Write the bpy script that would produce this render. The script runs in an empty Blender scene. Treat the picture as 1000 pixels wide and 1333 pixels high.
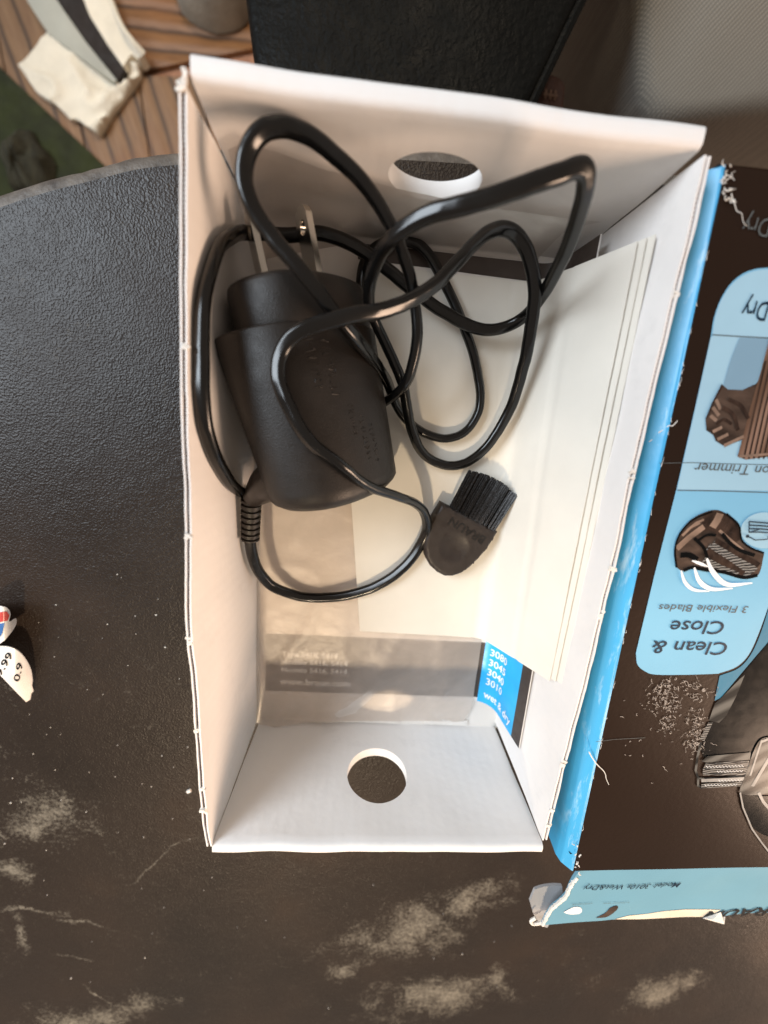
import bpy, bmesh, math, random
from math import sin, cos, pi, radians, sqrt, exp
from mathutils import Vector, Matrix, noise
from mathutils.geometry import delaunay_2d_cdt
random.seed(7)
SC = bpy.context.scene
COL = SC.collection
MM = 0.001                                   # all lengths below are millimetres

# ------------------------------------------------------------------ camera (wide phone lens held over the tray)
FPX = 477.93
RC = Matrix(((0.9957744742995885, 0.07593690120669455, 0.05164090789772892),
             (-0.062930531532437, 0.9738068859021757, -0.21849461588456975),
             (-0.06688007576567151, 0.21432157148692577, 0.9744707894344224)))
CAM = Vector((35.784, 117.393, 129.835))
cd = bpy.data.cameras.new('phone_camera')
cam = bpy.data.objects.new('phone_camera', cd)
COL.objects.link(cam)
cd.sensor_fit = 'HORIZONTAL'; cd.sensor_width = 36.0; cd.lens = 36.0 * FPX / 1000.0
cd.clip_start = 0.005; cd.clip_end = 20
cam.matrix_world = Matrix.Translation(CAM * MM) @ RC.transposed().to_4x4()
SC.camera = cam
cd.dof.use_dof = True; cd.dof.focus_distance = 0.112; cd.dof.aperture_fstop = 9.0

# ------------------------------------------------------------------ light: cool window, warm lamp overhead, warm lamp across the room
W = bpy.data.worlds.new('World'); SC.world = W; W.use_nodes = True
bg = W.node_tree.nodes['Background']
bg.inputs[0].default_value = (0.94, 0.78, 0.65, 1); bg.inputs[1].default_value = 0.36
def lamp(name, kind, loc, target, energy, col, size=0.2, size_y=None, **k):
    d = bpy.data.lights.new(name, kind); d.energy = energy; d.color = col
    if kind == 'AREA':
        d.size = size
        if size_y: d.shape = 'RECTANGLE'; d.size_y = size_y
    else:
        d.shadow_soft_size = size
    for a, b in k.items(): setattr(d, a, b)
    o = bpy.data.objects.new(name, d); COL.objects.link(o)
    o.location = Vector(loc) * MM
    o.rotation_euler = (Vector(target) - Vector(loc)).to_track_quat('-Z', 'Y').to_euler()
    return o
lamp('window_light', 'AREA', (-720, 430, 680), (60, 80, 20), 13.2, (0.82, 0.91, 1.0), .62, .5)
lamp('table_lamp', 'SPOT', (-40, -330, 560), (60, -234, 0), 11.2, (1.0, 0.78, 0.53), .018,
     spot_size=radians(60), spot_blend=.07)
lamp('room_lamp', 'AREA', (1080, -420, 360), (50, 110, 20), 14.0, (1.0, 0.70, 0.50), .42)
lamp('background_fill', 'SPOT', (0, 900, 900), (0, 450, -250), 27, (1.0, .80, .58), .05, spot_size=radians(36), spot_blend=.35)  # added spot to brighten the floor, chair and sofa; not a known lamp
SC.view_settings.view_transform = 'Standard'; SC.view_settings.look = 'None'
SC.view_settings.exposure = 0.14; SC.view_settings.gamma = 1
try: SC.view_settings.use_curve_mapping = False
except Exception: pass

# ------------------------------------------------------------------ helpers
def ray(u, v):
    return RC.transposed() @ Vector(((u - 500) / FPX, (666.5 - v) / FPX, -1))
def at(u, v, z):
    d = ray(u, v); return CAM + d * ((z - CAM.z) / d.z)
def at_x(u, v, x):
    d = ray(u, v); return CAM + d * ((x - CAM.x) / d.x)

def thing(name, label, cat, loc=(0, 0, 0), group=None):
    o = bpy.data.objects.new(name, None); COL.objects.link(o)
    o.location = Vector(loc) * MM; o.empty_display_size = .01
    o['label'] = label; o['category'] = cat
    if group: o['group'] = group
    return o
def origin(p):
    v = Vector((0, 0, 0))
    while p is not None:
        v += p.location; p = p.parent
    return v
def mesh(name, verts, faces, m, parent=None, smooth=True, label=None, kind=None, sharp=None):
    og = origin(parent)
    me = bpy.data.meshes.new(name)
    me.from_pydata([tuple(Vector(v) * MM - og) for v in verts], [], faces)
    ms = m if isinstance(m, (list, tuple)) else [m]
    for q in ms: me.materials.append(q)
    b = bmesh.new(); b.from_mesh(me)
    bmesh.ops.remove_doubles(b, verts=b.verts, dist=1e-7)
    bmesh.ops.recalc_face_normals(b, faces=b.faces)
    for f in b.faces: f.smooth = smooth
    if smooth:
        lim = radians(sharp or 38)
        for e in b.edges:
            if len(e.link_faces) == 2 and e.calc_face_angle(0) > lim: e.smooth = False
    b.to_mesh(me); b.free()
    o = bpy.data.objects.new(name, me); COL.objects.link(o)
    if parent is not None: o.parent = parent
    if label: o['label'] = label
    if kind: o['kind'] = kind
    return o
def solo(o, label, cat, group=None):
    o['label'] = label; o['category'] = cat
    if group: o['group'] = group
    return o
class MB:
    """collects pieces that become one mesh"""
    def __init__(s): s.v = []; s.f = []
    def add(s, vf):
        n = len(s.v); s.v += [Vector(q) for q in vf[0]]; s.f += [tuple(i + n for i in q) for q in vf[1]]; return s
    def out(s, name, m, parent=None, **k): return mesh(name, s.v, s.f, m, parent, **k)
def inside(p, poly):
    x, y = p; c = False; j = len(poly) - 1
    for i in range(len(poly)):
        xi, yi = poly[i]; xj, yj = poly[j]
        if (yi > y) != (yj > y) and x < (xj - xi) * (y - yi) / (yj - yi) + xi: c = not c
        j = i
    return c
def dens(poly, step):
    r = []
    for i in range(len(poly)):
        a = Vector(poly[i]); b = Vector(poly[(i + 1) % len(poly)])
        n = max(1, int((b - a).length / step + .5))
        r += [tuple(a.lerp(b, k / n)) for k in range(n)]
    return r
def cdt(outer, holes, step):
    loops = [dens(outer, step)] + [dens(h, step) for h in holes]
    pts = []; ed = []; idx = []
    for L in loops:
        n = len(pts); pts += [Vector(q) for q in L]
        idx.append(list(range(n, n + len(L))))
        ed += [(n + i, n + (i + 1) % len(L)) for i in range(len(L))]
    xs = [p[0] for p in loops[0]]; ys = [p[1] for p in loops[0]]
    nx = int((max(xs) - min(xs)) / step); ny = int((max(ys) - min(ys)) / step)
    bound = [p for L in loops for p in L]
    if nx * ny < 40000:
        for i in range(1, nx + 1):
            for j in range(1, ny + 1):
                p = (min(xs) + (i - .5 + .25 * (j % 2)) * step, min(ys) + (j - .37) * step)
                if inside(p, loops[0]) and not any(inside(p, h) for h in loops[1:]):
                    if all((p[0] - q[0]) ** 2 + (p[1] - q[1]) ** 2 > .2 * step * step for q in bound): pts.append(Vector(p))
    V, E, F, ov, oe, of = delaunay_2d_cdt(pts, ed, [], 0, 1e-6)
    back = {}
    for i, l in enumerate(ov):
        for k in l: back[k] = i
    tris = []
    for f in F:
        c = sum((Vector(V[i]) for i in f), Vector((0, 0))) / len(f)
        a_, b_, c_ = (Vector(V[i]) for i in f[:3])
        if abs((b_ - a_).cross(c_ - a_)) < 1e-4 * step * step: continue      # slivers along a straight edge
        if inside(c, loops[0]) and not any(inside(c, h) for h in loops[1:]): tris.append(tuple(f))
    return V, tris, [[back[k] for k in L] for L in idx]
def plate(outer, holes, step, F, th=0, ns=1):
    """a sheet cut to an outline, bent by F(u, v, w); w runs from 0 to th through its thickness"""
    V, T, L = cdt(outer, holes, step)
    vs = [Vector(F(p[0], p[1], 0)) for p in V]; fs = list(T)
    if th:
        n = len(V)
        vs += [Vector(F(p[0], p[1], th)) for p in V]
        fs += [tuple(reversed([i + n for i in t])) for t in T]
        for lp in L:
            rows = [lp]
            for k in range(1, ns):
                rows.append(list(range(len(vs), len(vs) + len(lp))))
                vs += [Vector(F(V[i][0], V[i][1], th * k / ns)) for i in lp]
            rows.append([i + n for i in lp])
            m = len(lp)
            for a, b in zip(rows, rows[1:]):
                for i in range(m): fs.append((a[i], a[(i + 1) % m], b[(i + 1) % m], b[i]))
    return vs, fs
def grid(nu, nv, F):
    vs = [Vector(F(i / nu, j / nv)) for j in range(nv + 1) for i in range(nu + 1)]
    w = nu + 1
    return vs, [(j * w + i, j * w + i + 1, (j + 1) * w + i + 1, (j + 1) * w + i) for j in range(nv) for i in range(nu)]
def spline(P, sub=8):
    """Catmull-Rom through points"""
    P = [Vector(p) for p in P]; r = []
    Q = [P[0] * 2 - P[1]] + P + [P[-1] * 2 - P[-2]]
    for i in range(1, len(Q) - 2):
        a, b, c, d = Q[i - 1:i + 3]
        for k in range(sub):
            t = k / sub
            r.append(.5 * ((2 * b) + (c - a) * t + (2 * a - 5 * b + 4 * c - d) * t * t + (3 * b - a - 3 * c + d) * t ** 3))
    r.append(P[-1]); return r
def smooth_path(P, n=2):
    for _ in range(n):
        P = [P[0]] + [(P[i - 1] + 2 * P[i] + P[i + 1]) / 4 for i in range(1, len(P) - 1)] + [P[-1]]
    return P
def sweep(path, prof, cap=True, up=(0, 0, 1)):
    """profile list or function(i, t) of 2D points swept along a path with a rotation-minimising frame"""
    path = [Vector(p) for p in path]; n = len(path)
    tg = [(path[min(i + 1, n - 1)] - path[max(i - 1, 0)]).normalized() for i in range(n)]
    u = Vector(up); u = (u - tg[0] * u.dot(tg[0])).normalized()
    vs = []; fs = []; k = None
    for i in range(n):
        u = (u - tg[i] * u.dot(tg[i])).normalized(); s = tg[i].cross(u)
        pr = prof(i, i / (n - 1)) if callable(prof) else prof
        k = len(pr)
        vs += [path[i] + s * a + u * b for a, b in pr]
    for i in range(n - 1):
        for j in range(k):
            fs.append((i * k + j, i * k + (j + 1) % k, (i + 1) * k + (j + 1) % k, (i + 1) * k + j))
    if cap: fs += [tuple(reversed(range(k))), tuple(range((n - 1) * k, n * k))]
    return vs, fs
def circ(r, n=12, ry=None): return [(r * cos(2 * pi * i / n), (ry or r) * sin(2 * pi * i / n)) for i in range(n)]
def loft(rings, cap=True):
    k = len(rings[0]); vs = [Vector(p) for r in rings for p in r]; fs = []
    for i in range(len(rings) - 1):
        for j in range(k): fs.append((i * k + j, i * k + (j + 1) % k, (i + 1) * k + (j + 1) % k, (i + 1) * k + j))
    if cap: fs += [tuple(reversed(range(k))), tuple(range((len(rings) - 1) * k, len(rings) * k))]
    return vs, fs
def box(c, s, R=None):
    R = R or Matrix.Identity(3); c = Vector(c)
    v = [c + R @ Vector((x * s[0] / 2, y * s[1] / 2, z * s[2] / 2)) for z in (-1, 1) for y in (-1, 1) for x in (-1, 1)]
    return v, [(0, 2, 3, 1), (4, 5, 7, 6), (0, 1, 5, 4), (2, 6, 7, 3), (0, 4, 6, 2), (1, 3, 7, 5)]
def text_mesh(s, bold=0, shear=0):
    """glyph outlines as (verts2d, faces), width and cap height known"""
    c = bpy.data.curves.new('t', 'FONT'); c.body = s; c.offset = bold; c.shear = shear; c.resolution_u = 3
    o = bpy.data.objects.new('t', c); COL.objects.link(o)
    bpy.context.view_layer.update()
    me = bpy.data.meshes.new_from_object(o.evaluated_get(bpy.context.evaluated_depsgraph_get()))
    v = [(p.co.x, p.co.y) for p in me.vertices]; f = [tuple(p.vertices) for p in me.polygons]
    bpy.data.objects.remove(o); bpy.data.curves.remove(c); bpy.data.meshes.remove(me)
    return v, f
def text_on(s, a, b, cap, F, bold=0, shear=0, fit=True):
    """write s from a to b (2D surface coordinates), capital height cap, onto surface F(u, v)"""
    v, f = text_mesh(s, bold, shear)
    x0 = min(p[0] for p in v); x1 = max(p[0] for p in v)
    a = Vector(a); b = Vector(b); d = (b - a); L = d.length; d = d / L; n = Vector((-d.y, d.x))
    kx = L / (x1 - x0); ky = cap / .70
    return [F(*(a + d * ((p[0] - x0) * kx) + n * (p[1] * ky))) for p in v], f

# ------------------------------------------------------------------ materials
def new_mat(name):
    m = bpy.data.materials.new(name); m.use_nodes = True
    nt = m.node_tree; return m, nt, nt.nodes['Principled BSDF'], nt.nodes['Material Output']
def nd(nt, t, **k):
    n = nt.nodes.new(t)
    for a, b in k.items():
        if a.startswith('i_'):
            key = a[2:]; key = int(key) if key.isdigit() else key.replace('_', ' ')
            n.inputs[key].default_value = b
        else: setattr(n, a, b)
    return n
def coords(nt, sc=(1, 1, 1), rot=(0, 0, 0)):
    t = nd(nt, 'ShaderNodeTexCoord'); mp = nd(nt, 'ShaderNodeMapping')
    mp.inputs['Scale'].default_value = sc; mp.inputs['Rotation'].default_value = rot
    nt.links.new(t.outputs['Object'], mp.inputs[0]); return mp.outputs[0]
def mixc(nt, fac, a, b):
    n = nd(nt, 'ShaderNodeMix', data_type='RGBA')
    for s, x in ((0, fac), (6, a), (7, b)):
        if hasattr(x, 'is_linked') or hasattr(x, 'links'): nt.links.new(x, n.inputs[s])
        else: n.inputs[s].default_value = (*x, 1) if isinstance(x, tuple) and len(x) == 3 else x
    return n.outputs[2]
def math_(nt, op, a, b=0.0, c=0.0):
    n = nd(nt, 'ShaderNodeMath', operation=op)
    for i, x in enumerate((a, b, c)):
        if hasattr(x, 'links'): nt.links.new(x, n.inputs[i])
        else: n.inputs[i].default_value = x
    return n.outputs[0]
def ramp(nt, x, stops):
    r = nd(nt, 'ShaderNodeValToRGB')
    while len(r.color_ramp.elements) < len(stops): r.color_ramp.elements.new(.5)
    for e, (p, c) in zip(r.color_ramp.elements, stops):
        e.position = p; e.color = (*c, 1) if isinstance(c, tuple) else (c, c, c, 1)
    nt.links.new(x, r.inputs[0]); return r.outputs[0]
def noise_(nt, co, scale, detail=4, rough=.55, dist=0):
    n = nd(nt, 'ShaderNodeTexNoise'); n.inputs['Scale'].default_value = scale
    n.inputs['Detail'].default_value = detail; n.inputs['Roughness'].default_value = rough
    n.inputs['Distortion'].default_value = dist
    nt.links.new(co, n.inputs['Vector']); return n.outputs[0]
def bump(nt, b, h, strength, dist, prev=None):
    n = nd(nt, 'ShaderNodeBump'); n.inputs['Strength'].default_value = strength; n.inputs['Distance'].default_value = dist
    nt.links.new(h, n.inputs['Height'])
    if prev is not None: nt.links.new(prev, n.inputs['Normal'])
    nt.links.new(n.outputs[0], b.inputs['Normal']); return n.outputs[0]
def mat(name, col, rough=.5, var=.12, vs=120, bs=None, bst=.2, bd=.0002, metal=0, coat=0, spec=.5, stretch=(1, 1, 1), col2=None, rvar=.1, sss=0):
    m, nt, b, o = new_mat(name)
    co = coords(nt, stretch)
    nz = noise_(nt, co, vs, 6)
    c2 = col2 or tuple(c * (1 - 2 * var) for c in col); c1 = tuple(min(1, c * (1 + var)) for c in col)
    nt.links.new(ramp(nt, nz, [(.3, c2), (.7, c1)]), b.inputs['Base Color'])
    nt.links.new(ramp(nt, noise_(nt, co, vs * 2.7, 3), [(.3, max(.02, rough - rvar)), (.7, min(1, rough + rvar))]), b.inputs['Roughness'])
    b.inputs['Metallic'].default_value = metal; b.inputs['Coat Weight'].default_value = coat
    b.inputs['Specular IOR Level'].default_value = spec
    if bs: bump(nt, b, noise_(nt, co, bs, 4), bst, bd)
    return m

def board_mat(name, col, wave_scale, axis, wst=.10):
    """white-lined corrugated board: faint flute lines, scuffs, soft fibres"""
    m, nt, b, o = new_mat(name); co = coords(nt)
    n1 = noise_(nt, co, 26, 5); n2 = noise_(nt, co, 420, 3)
    c = mixc(nt, ramp(nt, n1, [(.35, 0.0), (.75, 1.0)]), tuple(x * .93 for x in col), col)
    sc = noise_(nt, coords(nt, (1, 6, 1) if axis == 'X' else (6, 1, 1)), 55, 8, .7)
    c = mixc(nt, ramp(nt, sc, [(.58, 0.0), (.76, .42)]), c, tuple(x * .72 for x in col))
    nt.links.new(c, b.inputs['Base Color']); b.inputs['Roughness'].default_value = .62
    b.inputs['Specular IOR Level'].default_value = .3
    w = nd(nt, 'ShaderNodeTexWave', wave_type='BANDS', bands_direction=axis)
    w.inputs['Scale'].default_value = wave_scale; w.inputs['Distortion'].default_value = 1.2
    w.inputs['Detail'].default_value = 2
    nt.links.new(co, w.inputs['Vector'])
    p = bump(nt, b, w.outputs['Fac'], wst, .00025)
    p = bump(nt, b, n2, .15, .0001, p)
    bump(nt, b, n1, .4, .002, p)
    return m
M = {}
M['board_side'] = board_mat('white_board_side', (.82, .79, .765), 90, 'Y')
M['board_end'] = board_mat('white_board_end', (.82, .805, .79), 90, 'X', .06)
M['board_base'] = board_mat('white_board_base', (.80, .76, .71), 90, 'Y')
M['kraft'] = mat('kraft_core', (.34, .17, .10), .85, .2, 300, 900, .5, .0003)
M['nick'] = mat('torn_paper_fibre', (.80, .76, .70), .9, .08, 500, 1500, .6, .0003)
M['cable'] = mat('cable_pvc', (.0045, .0042, .004), .20, .15, 90, 1400, .06, .0001, rvar=.05, spec=.42)
M['plastic'] = mat('adapter_plastic', (.0125, .0092, .0070), .46, .12, 150, 2600, .4, .0002, spec=.40, rvar=.05)
M['plastic_smooth'] = mat('boss_plastic', (.020, .015, .013), .38, .12, 150, 1200, .10, .0001, spec=.5)
M['brush_plastic'] = mat('brush_plastic', (.026, .019, .016), .46, .1, 200, 2400, .15, .0001, spec=.35)
M['emboss'] = mat('letter_relief_shade', (.004, .003, .003), .4, .1, 300)  # brush plastic darkened: relief shade of the letters put into the colour
M['bristle'] = mat('bristle_nylon', (.012, .010, .009), .2, .3, 900, spec=.9)
M['steel'] = mat('nickel_plated_blade', (.55, .52, .47), .16, .02, 60, metal=1, rvar=.03)
M['paper'] = mat('uncoated_paper', (.72, .685, .615), .75, .035, 40, 900, .12, .0001, spec=.2)
M['paper_edge'] = mat('page_edge_paper', (.62, .52, .42), .8, .1, 600)
M['leaf_white'] = mat('coated_paper_white', (.76, .72, .68), .42, .04, 60, 200, .05, .0002)
M['leaf_black'] = mat('leaflet_print_black', (.045, .032, .026), .40, .1, 200)
M['leaf_blue'] = mat('leaflet_print_blue', (.02, .42, .82), .38, .05, 100)
M['ink_white'] = mat('white_ink', (.85, .86, .86), .5, .03, 300)
M['ink_pale'] = mat('pale_print_ink', (.78, .74, .70), .5, .03, 300)
M['ink_navy'] = mat('navy_ink', (.012, .030, .055), .45, .1, 300)
M['ink_grey'] = mat('grey_ink', (.10, .11, .11), .5, .1, 300)
M['ink_black'] = mat('black_ink', (.012, .013, .015), .5, .1, 300)

# ------------------------------------------------------------------ table: worn dark leather
def table_mat():
    m, nt, b, o = new_mat('worn_dark_leather'); co = coords(nt)
    vor = nd(nt, 'ShaderNodeTexVoronoi', feature='SMOOTH_F1'); vor.inputs['Scale'].default_value = 1700
    wob = noise_(nt, co, 300, 3); vm = nd(nt, 'ShaderNodeVectorMath', operation='ADD')
    sc = nd(nt, 'ShaderNodeVectorMath', operation='SCALE'); sc.inputs[3].default_value = .0018
    cn = nd(nt, 'ShaderNodeTexNoise'); cn.inputs['Scale'].default_value = 260; nt.links.new(co, cn.inputs['Vector'])
    nt.links.new(cn.outputs['Color'], sc.inputs[0]); nt.links.new(co, vm.inputs[0]); nt.links.new(sc.outputs[0], vm.inputs[1])
    nt.links.new(vm.outputs[0], vor.inputs['Vector'])
    grain = vor.outputs['Distance']
    big = noise_(nt, co, 9, 6)
    c = ramp(nt, big, [(.3, (.0085, .006, .0047)), (.55, (.016, .0098, .0068)), (.75, (.031, .0165, .009))])
    # worn patches: soft islands broken up by fine speckle
    sp = nd(nt, 'ShaderNodeSeparateXYZ'); nt.links.new(co, sp.inputs[0])
    wn = nd(nt, 'ShaderNodeTexNoise'); wn.inputs['Scale'].default_value = 34; wn.inputs['Detail'].default_value = 5; nt.links.new(co, wn.inputs['Vector'])
    ws = nd(nt, 'ShaderNodeVectorMath', operation='SUBTRACT'); ws.inputs[1].default_value = (.5, .5, .5); nt.links.new(wn.outputs['Color'], ws.inputs[0])
    wk = nd(nt, 'ShaderNodeVectorMath', operation='SCALE'); wk.inputs[3].default_value = .026; nt.links.new(ws.outputs[0], wk.inputs[0])
    wa = nd(nt, 'ShaderNodeVectorMath', operation='ADD'); nt.links.new(co, wa.inputs[0]); nt.links.new(wk.outputs[0], wa.inputs[1])
    sp = nd(nt, 'ShaderNodeSeparateXYZ'); nt.links.new(wa.outputs[0], sp.inputs[0])
    def island(x, y, rx, ry, ang=0, wob_=.5):
        dx = math_(nt, 'SUBTRACT', sp.outputs[0], x * MM); dy = math_(nt, 'SUBTRACT', sp.outputs[1], y * MM)
        ca, sa = cos(ang), sin(ang)
        u = math_(nt, 'ADD', math_(nt, 'MULTIPLY', dx, ca / (rx * MM)), math_(nt, 'MULTIPLY', dy, sa / (rx * MM)))
        v = math_(nt, 'ADD', math_(nt, 'MULTIPLY', dx, -sa / (ry * MM)), math_(nt, 'MULTIPLY', dy, ca / (ry * MM)))
        r = math_(nt, 'SQRT', math_(nt, 'ADD', math_(nt, 'MULTIPLY', u, u), math_(nt, 'MULTIPLY', v, v)))
        r = math_(nt, 'ADD', r, math_(nt, 'MULTIPLY', math_(nt, 'SUBTRACT', noise_(nt, co, 60, 6, .65, .6), .5), 3.2 * wob_))
        return ramp(nt, r, [(.0, 1.0), (1.7, 0.0)])
    isl = None
    for a in ISLANDS:
        s = island(*a); isl = s if isl is None else math_(nt, 'MAXIMUM', isl, s)
    nf = noise_(nt, co, 640, 5, .85); nm = noise_(nt, co, 95, 7, .78, 1.0); nl = noise_(nt, co, 24, 4, .6, .8)
    v = math_(nt, 'ADD', math_(nt, 'MULTIPLY', nf, .85), math_(nt, 'MULTIPLY', nm, .55))
    v = math_(nt, 'ADD', v, math_(nt, 'ADD', math_(nt, 'MULTIPLY', isl, .27), math_(nt, 'MULTIPLY', nl, .30)))
    wear = ramp(nt, math_(nt, 'SUBTRACT', v, .5), [(.47, 0.0), (.73, 1.0)])
    # stray flecks and thin creases all over
    fl = ramp(nt, noise_(nt, co, 900, 2, .5), [(.73, 0.0), (.80, .5)])
    fl = math_(nt, 'MULTIPLY', fl, ramp(nt, noise_(nt, co, 14, 3), [(.45, 0.0), (.65, 1.0)]))
    wear = math_(nt, 'MAXIMUM', math_(nt, 'MULTIPLY', wear, .95), fl)
    c = mixc(nt, wear, c, (.21, .19, .155))
    nt.links.new(c, b.inputs['Base Color'])
    rr = ramp(nt, noise_(nt, co, 18, 4), [(.3, .36), (.7, .50)])
    nt.links.new(math_(nt, 'ADD', rr, math_(nt, 'MULTIPLY', wear, .25)), b.inputs['Roughness'])
    b.inputs['Specular IOR Level'].default_value = .30
    p = bump(nt, b, grain, .45, .00040)
    p = bump(nt, b, noise_(nt, co, 1500, 3), .25, .0002, p)
    bump(nt, b, noise_(nt, co, 40, 4), .3, .0016, p)
    return m
def tp(u, v): p = at(u, v, 0); return p.x, p.y
def isl(u, v, rx, ry, ang=0, wob=.5): return (*tp(u, v), rx, ry, ang, wob)
ISLANDS = [isl(525, 1215, 50, 30, .35, .5), isl(615, 1172, 28, 18, .4, .5), isl(565, 1300, 56, 24, .1, .5), isl(130, 1322, 52, 13, .22, .5), isl(650, 1270, 16, 9, -.9, .5),
           isl(40, 1188, 30, 2.0, -.2, .10), isl(110, 1203, 24, 1.5, -.2, .10), isl(85, 1245, 22, 1.3, -.35, .08), isl(128, 1295, 18, 1.4, -1.1, .08), isl(10, 1130, 14, 12, 0, .5),
           isl(215, 1120, 34, 1.0, .75, .08), isl(860, 1290, 30, 22, .2, .55), isl(25, 1215, 3, 14, .2, .2), isl(60, 1060, 34, 22, .2, .5), isl(450, 1260, 20, 12, .3, .5)]
M['leather'] = table_mat()
M['worn_edge'] = mat('worn_leather_edge', (.10, .085, .07), .6, .45, 160, 700, .6, .0006, col2=(.03, .022, .017))
tbl = thing('leather_table', 'large dark brown leather covered table top with a curved worn front edge and pale scuffs', 'table')
edge = spline([(-420, -40, 0), (-200, 110, 0), (-120, 152, 0), (-74.4, 172.6, 0), (-47.9, 182.1, 0), (-24.9, 188.4, 0), (30, 196, 0), (100, 199, 0), (200, 198, 0), (330, 188, 0), (520, 150, 0)], 8)
rim2 = [(p.x, p.y) for p in edge]
outl = rim2 + [(520, -520), (-420, -520)]
mesh('table_top', *plate(outl, [], 26, lambda u, v, w: (u, v, 0)), M['leather'], tbl)
rows = []
for k in range(7):
    a = k / 6 * pi / 2; rr_ = 5
    row = []
    for i, p in enumerate(edge):
        t = (edge[min(i + 1, len(edge) - 1)] - edge[max(i - 1, 0)]).normalized(); n = Vector((-t.y, t.x, 0))
        wv = .5 * noise.noise(Vector(p) * .35) + .3 * noise.noise(Vector(p) * 1.3)
        row.append(p + n * (rr_ * sin(a) + wv * sin(a)) + Vector((0, 0, -rr_ * (1 - cos(a)) - .02)))
    rows.append(row)
row = [q - Vector((0, 0, 60)) for q in rows[-1]]; rows.append(row)
ne = len(edge)
mesh('edge_roll', [q for r in rows for q in r], [(j * ne + i, j * ne + i + 1, (j + 1) * ne + i + 1, (j + 1) * ne + i) for j in range(len(rows) - 1) for i in range(ne - 1)], M['worn_edge'], tbl, label='pale scuffed rolled front edge')

# lint and crumbs lying on the leather
mb = MB()
rr = random.Random(3)
for k in range(70):
    u, v = rr.uniform(5, 260), rr.uniform(740, 1120)
    if k > 45: u, v = rr.uniform(20, 700), rr.uniform(1120, 1325)
    p = at(u, v, .25); s = rr.choice((.12, .14, .18, .2, .32)); a = rr.uniform(0, pi)
    mb.add(box(p, (s * rr.uniform(.8, 2.0), s, .3), Matrix.Rotation(a, 3, 'Z')))
p = at(246, 1030, .6); mb.add(box(p, (1.7, 1.1, .8), Matrix.Rotation(.5, 3, 'Z')))
o = mb.out('dust_specks', M['nick'], smooth=False, kind='stuff'); o['label'] = 'tiny white lint specks scattered on the dark leather'; o['category'] = 'dust'

# ------------------------------------------------------------------ cardboard tray
XW, YL, ZH = 98.0, 175.2, 47.0
tray = thing('cardboard_tray', 'open white corrugated cardboard tray holding a black power adapter and papers', 'box', (0, 0, 0))
mesh('base_panel', *plate([(-1, -1), (XW + 1, -1), (XW + 1, YL + 1), (-1, YL + 1)], [], 12, lambda u, v, w: (u, v, .6 + w), .9), M['board_base'], tray)
lrim = [(232, 112), (233, 200), (234, 300), (234.5, 400), (235, 500), (238, 600), (240.5, 700), (239.5, 790), (243, 840), (249, 880), (254, 950), (258, 1010), (263, 1070), (269, 1102)]
rrim = [(927, 203), (905, 300), (880, 394), (857, 492), (842, 558), (824, 633), (809, 700), (791, 780), (762, 902), (744, 969), (732, 1017), (713, 1094)]
def rimfn(px):
    P = [at(u, v, ZH) for u, v in px]
    P.sort(key=lambda q: q.y)
    def f(y):
        if y <= P[0].y: return P[0].x
        for a, b in zip(P, P[1:]):
            if y <= b.y:
                t = (y - a.y) / (b.y - a.y); return a.x + (b.x - a.x) * t
        return P[-1].x
    return f, P[0].y, P[-1].y
lf, ly0, ly1 = rimfn(lrim); rf, ry0, ry1 = rimfn(rrim)
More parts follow.
